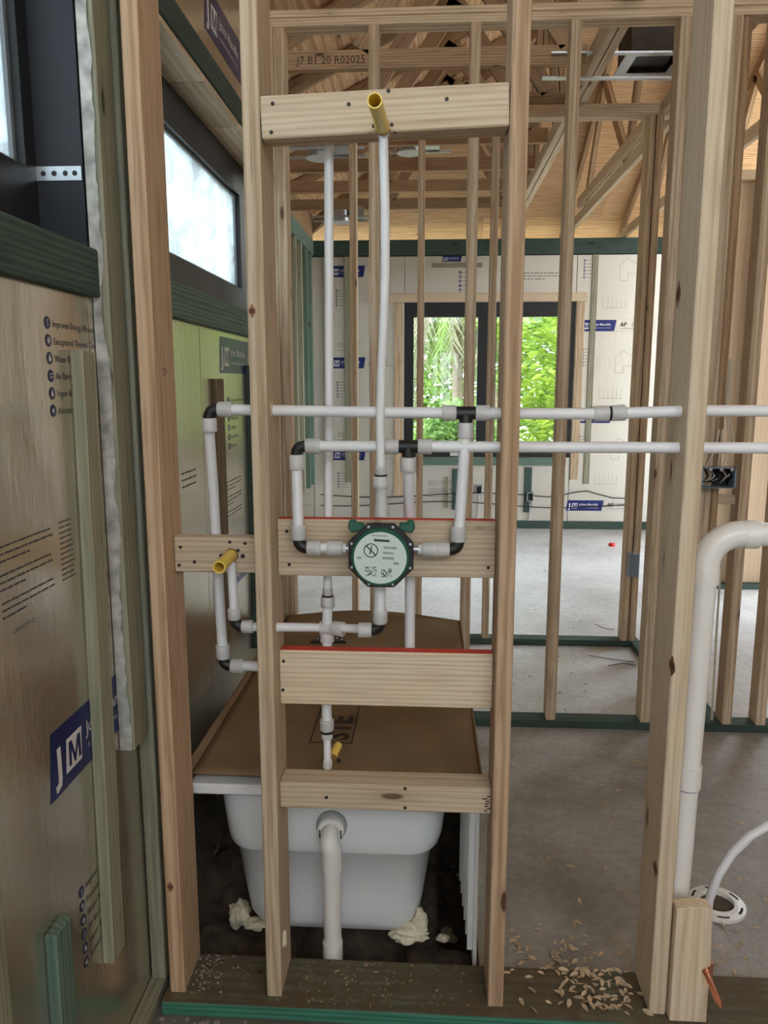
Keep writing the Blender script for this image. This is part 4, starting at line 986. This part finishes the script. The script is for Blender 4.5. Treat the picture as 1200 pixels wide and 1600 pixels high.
for s in (-1, 1): MB().box((oc.x+s*0.029-0.002, 1.916, oc.z-0.018), (oc.x+s*0.029+0.002, 1.92, oc.z+0.006)).build('clip_slot', SCREW, dr)
zb = P(519, 1495, Y=py).z
MB().tube([(px, py, oc.z-0.08), (px, py, zb-0.005)], 0.0245, 20).build('pipe_length', PVC, dr)
MB().tube([(px, py, zb+0.05), (px, py, zb-0.012)], 0.0275, 20).build('coupling', PVC, dr)
MB().tube([(px, py, zb-0.01), (px, py, zb-0.30)], 0.0235, 20).build('pipe_length', PVC, dr)

def lump(name, label, c, r, sc3=(1,1,1), seed=0, sub=4):
    bm = bmesh.new(); bmesh.ops.create_icosphere(bm, subdivisions=sub, radius=1)
    for v_ in bm.verts:
        d = v_.co.normalized(); k = 1 + 0.42*noise.noise(d*1.7+Vector((seed, 0, 0))) + 0.25*noise.noise(d*4+Vector((0, seed, 0)))
        v_.co = Vector((d.x*k*sc3[0], d.y*k*sc3[1], d.z*k*sc3[2]))*r
    me = bpy.data.meshes.new(name); bm.to_mesh(me); bm.free()
    for p_ in me.polygons: p_.use_smooth = True
    me.materials.append(FOAM); o = bpy.data.objects.new(name, me); link(o, None, c); return tag(o, label, 'foam', 'dried spray foam lumps')
lump('spray_foam', 'dried foam lump bulging beneath the tub beside the foil wall', P(374, 1428, Y=2.03), 0.034, (0.9, 0.8, 1.15), 1)
lump('spray_foam', 'smaller foam lump touching the stud foot under the tub', P(399, 1444, Y=2.01), 0.024, (1.3, 0.8, 0.7), 2)
lump('spray_foam', 'dried foam lump under the tub corner on the apron side', P(637, 1456, Y=1.99), 0.040, (1.5, 0.8, 0.55), 3)
lump('spray_foam', 'upright foam lump climbing the tub corner', P(656, 1440, Y=2.0), 0.024, (0.8, 0.8, 1.5), 4)
lump('spray_foam', 'loose foam crumb on the soil near the apron', P(692, 1466, Z=-0.02), 0.014, (1.3, 0.8, 0.8), 5, 3)
lump('spray_foam', 'foam drip stuck on the stud side', (-0.3595, 1.76, P(438, 1468, Y=1.76).z), 0.010, (0.7, 0.9, 2.4), 6, 3)
# dark blocks stacked behind the tub
for i, (x, y, z, w, h) in enumerate(((0.06, 2.75, -0.02, 0.14, 0.13), (0.055, 2.78, 0.115, 0.15, 0.12), (0.05, 2.80, 0.24, 0.16, 0.10))):
    tag(MB().box((x-w/2, y, z), (x+w/2, y+0.18, z+h)).build('support_block', CONDARK, None, 0.006), ('lowest', 'middle', 'topmost')[i]+' dark block of the stack between tub and apron', 'block', 'dark blocks under the tub')

# ------------------------------------------------------------------ drain pipe, flange, other stubs at the stud with the offcut
vp = thing('vent_pipe', 'thick white drain pipe with an elbow beside the pale stud', 'pipe', (0.651, 1.80, 0.0))
ez = P(1190, 835, Y=1.80).z; X_, Yv = 0.652, 1.80; rb = 0.0278
MB().tube([(X_-0.016, Yv, 0.045), (X_, Yv, ez-0.09)], rb, 28).build('pipe_length', PVC, vp)
arc = [(X_+0.075*(1-math.cos(a)), Yv, ez-0.075+0.075*math.sin(a)) for a in [i*math.pi/2/10 for i in range(11)]]
MB().tube([(X_, Yv, ez-0.118), (X_, Yv, ez-0.078)] + arc + [(X_+0.082, Yv, ez)], [rb*1.14, rb*1.14] + [rb*1.12]*11 + [rb*1.12], 28).build('elbow', PVC, vp)
MB().tube([(X_+0.078, Yv, ez), (X_+0.082, Yv, ez), (X_+0.112, Yv, ez)], [rb*1.1, rb*1.2, rb*1.2], 28).build('elbow_socket', PVC, vp)
MB().tube([(X_, Yv, ez-0.118), (X_, Yv, ez-0.080)], rb*1.17, 28).build('elbow_socket', PVC, vp)
MB().tube([(X_+0.11, Yv, ez), (2.2, Yv, ez+0.02)], rb, 28).build('pipe_length', PVC, vp)
cz0, cz1 = P(1078, 1228, Y=Yv).z, P(1080, 1195, Y=Yv).z
MB().tube([(X_-0.008, Yv, cz0), (X_-0.0075, Yv, cz1)], rb*1.17, 28).build('coupling', PVC, vp)
MB().tube([(X_-0.008, Yv, cz0-0.004), (X_-0.008, Yv, cz0)], rb*1.05, 28).build('primer_ring', plain('primer_purple', lin(96,84,150), 0.5), vp)
fc = P(1120, 1412, Z=0.006)
tf = thing('toilet_flange', 'white slotted toilet flange on the concrete floor', 'flange', fc)
mb = MB(); n = 48
prof = [(0.083, 0.0), (0.083, 0.010), (0.060, 0.012), (0.058, 0.016), (0.050, 0.016), (0.049, -0.02)]
for (ra, za), (rb_, zb_) in zip(prof[:-1], prof[1:]):
    mb.add([(fc.x+ra*math.cos(2*math.pi*i/n), fc.y+ra*math.sin(2*math.pi*i/n), za) for i in range(n)] + [(fc.x+rb_*math.cos(2*math.pi*i/n), fc.y+rb_*math.sin(2*math.pi*i/n), zb_) for i in range(n)], [(i, (i+1)%n, n+(i+1)%n, n+i) for i in range(n)], 0, True)
mb.build('ring', PVC, tf)
MB().tube([(fc.x, fc.y, 0.001), (fc.x, fc.y, 0.003)], 0.049, 30).build('bore', SOIL, tf)
for k in range(6):
    a0 = k*math.pi/3+0.2; pts = []
    for s in range(6): pts.append((fc.x+0.074*math.cos(a0+s*0.10), fc.y+0.074*math.sin(a0+s*0.10), 0.0122))
    for s in range(5, -1, -1): pts.append((fc.x+0.067*math.cos(a0+s*0.10), fc.y+0.067*math.sin(a0+s*0.10), 0.0124))
    MB().add(pts, [tuple(range(12))]).build('slot', CONDARK, tf)
sx = thing('supply_tube', 'curved grey-white supply tube rising beside the short stud piece', 'pipe', P(1104, 1470, Y=1.93))
MB().tube([P(1103, 1500, Y=1.93), P(1103, 1440, Y=1.93), P(1108, 1405, Y=1.93), P(1122, 1367, Y=1.93), P(1145, 1332, Y=1.93), P(1172, 1306, Y=1.93), P(1203, 1288, Y=1.93), P(1260, 1268, Y=1.93), P(1330, 1262, Y=1.93)], 0.0118, 16).build('tube', PEX, sx)
co = thing('copper_stub', 'pinched copper stub pipe poking past the notch', 'pipe', P(1098, 1510, Y=1.77))
ca = P(1100, 1512, Y=1.77); cd = P(1123, 1566, Y=1.655); ce_ = P(1127, 1576, Y=1.64)
MB().tube([ca, ca+(cd-ca)*0.2, cd, ce_], [0.0088, 0.0080, 0.0080, 0.0022], 16).build('tube', COPPER, co)
MB().tube([ca+(cd-ca)*0.14, ca+(cd-ca)*0.2], 0.0100, 16).build('ferrule', COPPER, co)
MB().box((ca.x-0.012, 1.772, ca.z-0.03), (ca.x+0.024, 1.776, ca.z+0.012)).build('bracket', COPPER, co)

# ------------------------------------------------------------------ electrics
eb = thing('switch_box', 'grey multi-gang switch box on a middle-wall stud', 'electrical box', P(1124, 765, Y=3.40))
xa, za = P(1095, 763, Y=3.36).x, P(1095, 763, Y=3.36).z; xb, zb_ = P(1152, 729, Y=3.36).x, P(1152, 731, Y=3.36).z
mb = MB(); tk = 0.004
mb.box((xa, 3.36, za), (xb, 3.43, za+tk)); mb.box((xa, 3.36, zb_-tk), (xb, 3.43, zb_)); mb.box((xa, 3.36, za), (xa+tk*2, 3.43, zb_)); mb.box((xb-tk*2, 3.36, za), (xb, 3.43, zb_)); 
mb.build('shell', BLUEBOX, eb); MB().box((xa, 3.425, za), (xb, 3.43, zb_)).build('back_plate', BLACKPL, eb)
for i in range(3): MB().box((xa+0.03+i*0.045, 3.357, zb_-0.014), (xa+0.042+i*0.045, 3.362, zb_)).build('screw_tab', STEEL, eb)
for i in range(5):
    x = xa+0.03+i*0.025; MB().tube([(x, 3.42, zb_-0.01), (x+0.01, 3.39, za+0.05), (x-0.01, 3.40, za+0.02), (x+0.02, 3.38, za+0.03+0.01*i)], 0.004, 8).build('wire', (CABLEB, STEEL, CABLEB, CABLEW, CABLEB)[i], eb)
for i, (ua, ub, vt) in enumerate(((1104, 1118, 640), (1122, 1126, 560), (1128, 1140, 560), (1137, 1148, 480))):
    t = thing('power_cable', ('outermost', 'second', 'third', 'innermost')[i]+' pale power cable running up from the switch box', 'cable', P(ua, 728, Y=3.40), 'cables above the switch box')
    MB().tube([P(ua, 730, Y=3.40), P(ub, 700, Y=3.40), P(ub*0.3+0.7*1134, 640, Y=3.47), P(ub*0.2+0.8*1142, 560, Y=3.47)], 0.0045, 8).build('sheath', CABLEW, t)
t = thing('power_cable', 'pale power cable stapled down the stud behind the drain pipe', 'cable', P(1112, 1120, Y=3.40)); MB().tube([P(1128, 860, Y=3.405), P(1120, 980, Y=3.405), P(1112, 1125, Y=3.405)], 0.005, 8).build('sheath', CABLEW, t)
# thin cables strung along the back wall
for i, dz in enumerate((0.0, -0.10)):
    pts = [(x, YD-0.035, (0.365 + dz + 0.03*math.sin(x*2.6+i) + (0.10*max(0, 1-abs(x-1.71)/0.35) if i == 0 else 0))) for x in [-1.2+0.14*j for j in range(26)]]
    t = thing('back_wall_cable', ('upper', 'lower')[i]+' thin dark cable strung along the back wall', 'cable', pts[0]); MB().tube(pts, 0.006, 6).build('sheath', CABLEB, t)
for (u, v_, lb) in ((748, 765, 'small outlet box on the back wall below the window'), (828, 776, 'small outlet box on the back wall beside the green strip')):
    c = P(u, v_, Y=YD-0.02); t = thing('outlet_box', lb, 'electrical box', c)
    mb = MB()
    for b_ in ((-.035,-.05,.035,-.042), (-.035,.042,.035,.05), (-.035,-.05,-.028,.05), (.028,-.05,.035,.05)): mb.box((c.x+b_[0], YD-0.05, c.z+b_[1]), (c.x+b_[2], YD-0.001, c.z+b_[3]))
    mb.build('shell', STEEL, t); MB().box((c.x-.034, YD-0.006, c.z-.049), (c.x+.034, YD-0.001, c.z+.049)).build('back_plate', BLACKPL, t)
    MB().tube([(c.x, YD-0.01, c.z-0.045), (c.x+0.005, YD-0.02, c.z-0.18), (c.x-0.01, YD-0.02, c.z-0.34)], 0.007, 8).build('conduit', PEXGREY, t)
c = P(991, 884, Y=4.5); t = thing('junction_box', 'small grey box hanging on the closet stud', 'electrical box', c)
MB().box((c.x-0.03, 4.50, c.z-0.07), (c.x+0.03, 4.545, c.z+0.07)).build('shell', BLUEBOX, t, 0.004); MB().tube([(c.x, 4.52, c.z+0.07), (c.x+0.01, 4.52, c.z+0.16), (c.x+0.03, 4.54, c.z+0.26)], 0.006, 8).build('cable', CABLEW, t)
def canlight(label, u, v_, y):
    c = P(u, v_, Y=y); t = thing('recessed_light', label, 'light fixture', c)
    MB().tube([c, c+ZV*0.09], 0.075, 20).build('can', STEEL, t); MB().tube([c-ZV*0.008, c], 0.085, 20).build('trim_ring', PEXGREY, t)
    MB().box((c.x+0.08, c.y-0.06, c.z+0.03), (c.x+0.20, c.y+0.06, c.z+0.11)).build('junction_box', STEEL, t)
    for s in (-1, 1): MB().box((c.x-0.25, c.y+s*0.09-0.01, c.z+0.02), (c.x+0.28, c.y+s*0.09+0.01, c.z+0.035)).build('hanger_bar', STEEL, t)
canlight('round metal recessed light nearest the upper block', 500, 246, 5.0); canlight('farther round metal recessed light near the eave', 533, 347, 6.8)
canlight('recessed light behind the third stud', 640, 238, 5.5)
# register boot with straps
rb0 = P(1018, 100, Y=4.2)
rg = thing('duct_boot', 'sheet-metal duct boot hung under the roof', 'duct', rb0)
c = rb0; hw, hd = 0.135, 0.14
a = [(c.x-hw, 4.2-hd, c.z), (c.x+hw, 4.2-hd, c.z), (c.x+hw, 4.2+hd, c.z), (c.x-hw, 4.2+hd, c.z)]
mb = MB(); mb.add([Vector(p) for p in a] + [Vector(p)+ZV*0.30 for p in a], [(0,1,5,4), (1,2,6,5), (2,3,7,6), (3,0,4,7)]); DB = plain('duct_board', lin(62,54,44), 0.8, var=0.3); mb.build('boot_wall', DB, rg)
MB().box((c.x-hw, 4.2-hd, c.z+0.298), (c.x+hw, 4.2+hd, c.z+0.302)).build('boot_top', DB, rg)
q_ = lambda g_, z_: [(x+(g_ if x < c.x else -g_), y+(g_ if y < 4.2 else -g_), c.z+z_) for x, y, z in a]
mb = MB(); mb.add(q_(0.035, -0.004)+q_(-0.02, -0.004)+q_(0.035, 0.0)+q_(-0.02, 0.0), [(k, (k+1)%4, 4+(k+1)%4, 4+k) for k in range(4)] + [(8+k, 12+k, 12+(k+1)%4, 8+(k+1)%4) for k in range(4)]); mb.build('boot_flange', STEEL, rg)
MB().poly(q_(0.05, 0.02), (0, 0, 0.004)).build('boot_dark_sheet', BLACKPL, rg)  # black sheet standing in for the dark inside of the boot
MB().mesh(text_mesh('9X4', 0.06), Matrix(((1,0,0,c.x-0.07),(0,0,-1,4.2-hd-0.001),(0,1,0,c.z+0.07),(0,0,0,1)))).build('marked_size', SCREW, rg)
for (ul, vl, ur, vr, y, lb) in ((862, 83, 1050, 82, 4.01, 'upper'), (848, 122, 1052, 122, 3.96, 'lower')):
    pa, pb_ = P(ul, vl, Y=y), P(ur, vr, Y=y)
    tag(MB().poly([pa, pb_, pb_+Vector((0,0.03,0)), pa+Vector((0,0.03,0))], (0,0,0.008)).build('metal_strap', STEEL), lb+' flat metal strap holding the duct boot', 'strap', 'duct straps')
tag(MB().tube([P(956, 853, Z=0.001), P(956, 853, Z=0.001)+ZV*0.03], [0.035, 0.03], 14).build('plastic_cap', REDCAP, None, 0.003), 'small red plastic cap on the bright far floor', 'cap')
# scrap wires on the hall floor
for i, (a, b_, c_) in enumerate((((930, 975), (945, 982), (960, 984)), ((920, 1024), (955, 1030), (990, 1034)), ((950, 1040), (975, 1036), (992, 1040)))):
    pts = [P(u, v_, Z=0.006) for u, v_ in (a, b_, c_)]; t = thing('wire_scrap', ('short dark wire scrap on the bright floor', 'longer wire scrap beside the closet plate', 'lowest wire scrap beside the closet plate')[i], 'wire', pts[0]); MB().tube(pts, 0.0025, 6).build('wire', WIREG, t)

# ------------------------------------------------------------------ loose litter
def flakes(name, label, n, where, smin, smax, mat, seed):
    rr = random.Random(seed); mb = MB()
    for i in range(n):
        x, y, z = where(rr); s = rr.uniform(smin, smax); th = rr.uniform(0, 6.28); tl_ = rr.uniform(-0.5, 0.5); cu = rr.uniform(0.1, 0.5)
        M = Matrix.Translation((x, y, z+s*0.25)) @ Matrix.Rotation(th, 4, 'Z') @ Matrix.Rotation(tl_, 4, 'X')
        pts = [(-1,0,0), (-.55,.33,cu*.4), (.1,.42,cu*.6), (.65,.28,cu*.35), (1,0,0), (.65,-.28,cu*.35), (.1,-.42,cu*.6), (-.55,-.33,cu*.4), (0,0,-cu*.2)]
        mb.add([M @ (Vector(p)*s) for p in pts], [(k, (k+1)%8, 8) for k in range(8)])
    o = mb.build(name, mat); o['kind'] = 'stuff'; o['label'] = label; o['category'] = 'debris'; return o
def w1(rr):
    k = rr.random()
    if k < 0.42: x, y = rr.gauss(0.47, 0.06), rr.uniform(1.72, 1.90)
    elif k < 0.62: x, y = rr.gauss(0.40, 0.09), rr.gauss(1.95, 0.05)
    elif k < 0.80: x, y = rr.uniform(0.22, 0.56), rr.uniform(1.70, 2.1)
    else: x, y = rr.uniform(0.25, 1.2), rr.uniform(1.9, 3.2)
    return (min(0.56, x) if y < 1.86 else x), y, (0.039 if y < 1.86 else 0.001)
flakes('wood_shavings', 'pale wood chips scattered on floor and plate between studs', 260, w1, 0.006, 0.016, SHAV, 3)
flakes('wood_shavings', 'wood chips lying on the sole plate under the tub', 150, lambda rr: (rr.choice((rr.uniform(-0.60, 0.15), rr.gauss(-0.2, 0.08))), rr.uniform(1.70, 1.85), 0.039), 0.002, 0.0075, SHAVD, 4)
flakes('wood_shavings', 'wood chips around the toilet flange', 170, lambda rr: (rr.uniform(0.72, 1.3), rr.choice((rr.gauss(2.0, 0.06), rr.uniform(1.7, 2.4))), 0.039 if False else 0.002), 0.005, 0.013, SHAV, 5)
def pebbles(name, label, n, where, smin, smax, mat, seed):
    rr = random.Random(seed); mb = MB(); bm = bmesh.new(); bmesh.ops.create_icosphere(bm, subdivisions=1, radius=1); bm.verts.index_update()
    bv = [v_.co.copy() for v_ in bm.verts]; bf = [tuple(v_.index for v_ in f_.verts) for f_ in bm.faces]; bm.free()
    for i in range(n):
        x, y, z = where(rr); s = rr.uniform(smin, smax); sc_ = (rr.uniform(.7,1.3), rr.uniform(.7,1.3), rr.uniform(.4,.8))
        mb.add([(x+p.x*s*sc_[0]*(1+.25*rr.random()), y+p.y*s*sc_[1]*(1+.25*rr.random()), z+s*0.3+p.z*s*sc_[2]) for p in bv], bf)
    o = mb.build(name, mat); o['kind'] = 'stuff'; o['label'] = label; o['category'] = 'gravel'; return o
pebbles('gravel', 'gravel and crumbs in front of the teal sole plate', 420, lambda rr: (rr.uniform(-0.68, 0.56), rr.uniform(1.50, 1.685), -0.004), 0.002, 0.009, GRAVEL, 6)
pebbles('gravel', 'crumbs at the feet of the first studs', 120, lambda rr: (rr.gauss(-0.585, 0.03), rr.uniform(1.72, 1.86), 0.039), 0.001, 0.004, GRAVEL, 8)
pebbles('gravel', 'small debris on the hall floor', 90, lambda rr: (rr.uniform(0.2, 1.2), rr.uniform(3.55, 8.4), 0.0), 0.002, 0.006, GRAVEL, 9)

# ------------------------------------------------------------------ garden outside the back window
def leaves(name, label, cat, base, crown, n, s, mat, seed, trunk=None, group='shrubs outside'):
    rr = random.Random(seed); t = thing(name, label, cat, base, group); mb = MB()
    for i in range(n):
        while True:
            d = Vector((rr.uniform(-1,1), rr.uniform(-1,1), rr.uniform(-1,1)))
            if 0.2 < d.length < 1: break
        d *= 1 + 0.25*noise.noise(d*3+Vector((seed,0,0)))
        c = Vector(base) + Vector((d.x*crown[0], d.y*crown[1], crown[3]+d.z*crown[2]))
        M = Matrix.Translation(c) @ Matrix.Rotation(rr.uniform(0,6.28), 4, 'Z') @ Matrix.Rotation(rr.uniform(-1.2,1.2), 4, 'X') @ Matrix.Rotation(rr.uniform(-.6,.6), 4, 'Y')
        k = s*rr.uniform(0.6, 1.3)
        mb.add([M @ (Vector(p)*k) for p in ((-1,0,0), (0,.45,.08), (1,0,-.1), (0,-.45,.08))], [(0,1,2,3)])
    mb.build('foliage', mat, t)
    bx, by, bz = base
    MB().tube([(bx, by, -0.35), (bx+0.1, by, crown[3]*0.5), (bx-0.05, by, crown[3])], [0.06, 0.05, 0.02], 8).build('trunk', BARK, t)
    return t
leaves('shrub', 'bright green shrub outside behind the right window light', 'shrub', (2.35, 12.6, -0.3), (1.15, 1.0, 2.3, 1.9), 5600, 0.085, LEAF, 1)
leaves('shrub', 'low green shrub outside under the palm', 'shrub', (0.45, 11.2, -0.3), (0.75, 0.5, 0.62, 1.0), 2600, 0.06, LEAF2, 2)
leaves('shrub', 'tall pale shrub outside far beyond the palm', 'shrub', (-1.2, 16.5, -0.3), (2.4, 1.2, 3.2, 2.6), 7000, 0.15, LEAF2, 3)
leaves('tree', 'leafy tree outside reaching over the palm crown', 'tree', (3.4, 18.5, -0.3), (3.2, 1.6, 3.6, 3.2), 8500, 0.16, LEAF2, 4)
leaves('shrub', 'yellow-green branch cluster hanging above the palm', 'shrub', (0.95, 11.9, 0.5), (0.42, 0.4, 0.34, 2.05), 600, 0.06, LEAF, 5)
PT = Vector((0.42, 12.6, 2.95))
pt = thing('palm_tree', 'palm with drooping grey fronds outside the left window light', 'tree', (PT.x, PT.y, -0.3))
MB().tube([(PT.x, PT.y, -0.35), (PT.x+0.05, PT.y, 1.2), tuple(PT)], [0.10, 0.09, 0.08], 14).build('trunk', BARK, pt)
rr = random.Random(12)
for k in range(44):
    a = 2*math.pi*k/44*3.0 + rr.uniform(-.1,.1); L_ = rr.uniform(1.2, 1.8); dp = rr.uniform(0.5, 1.25); mb = MB(); top = PT.copy(); pts = []
    for s in range(9):
        q_ = s/8; pts.append(top + Vector((math.cos(a)*L_*0.55*math.sin(q_*1.4), math.sin(a)*L_*0.55*math.sin(q_*1.4), 0.25*math.sin(q_*3.1) - dp*L_*q_*q_)))
    mb.tube(pts, [0.02-0.0018*i for i in range(9)], 5)
    for s in range(1, 9):
        for w in range(4):
            p_ = pts[s-1].lerp(pts[s], w/4); t_ = (pts[s]-pts[s-1]).normalized(); sd = t_.cross(ZV); sd = sd.normalized() if sd.length > .01 else Vector((1,0,0))
            for sg in (-1, 1):
                e_ = p_ + sd*sg*rr.uniform(.10,.24) + t_*rr.uniform(.12,.26) - ZV*rr.uniform(.08,.3); wd_ = t_*0.024
                mb.add([p_-wd_, p_+wd_, e_], [(0,1,2)])
    mb.build('frond', FROND if k % 5 else LEAF2, pt)
# pale neighbour wall beyond the side windows
SIDING = plain('siding_lap', lin(176,184,190), 0.9)
nb = struct('wall_neighbour'); MB().box((-6.2, -6, -0.3), (-6.0, 12, 6.2)).build('rendered_wall', plain('render_white', lin(206,214,220), 0.9, var=0.06, scale=2), nb)
for k in range(13): MB().box((-6.0, -6, 0.25+0.45*k), (-5.985, 12, 0.30+0.45*k)).build('siding_lap', SIDING, nb)
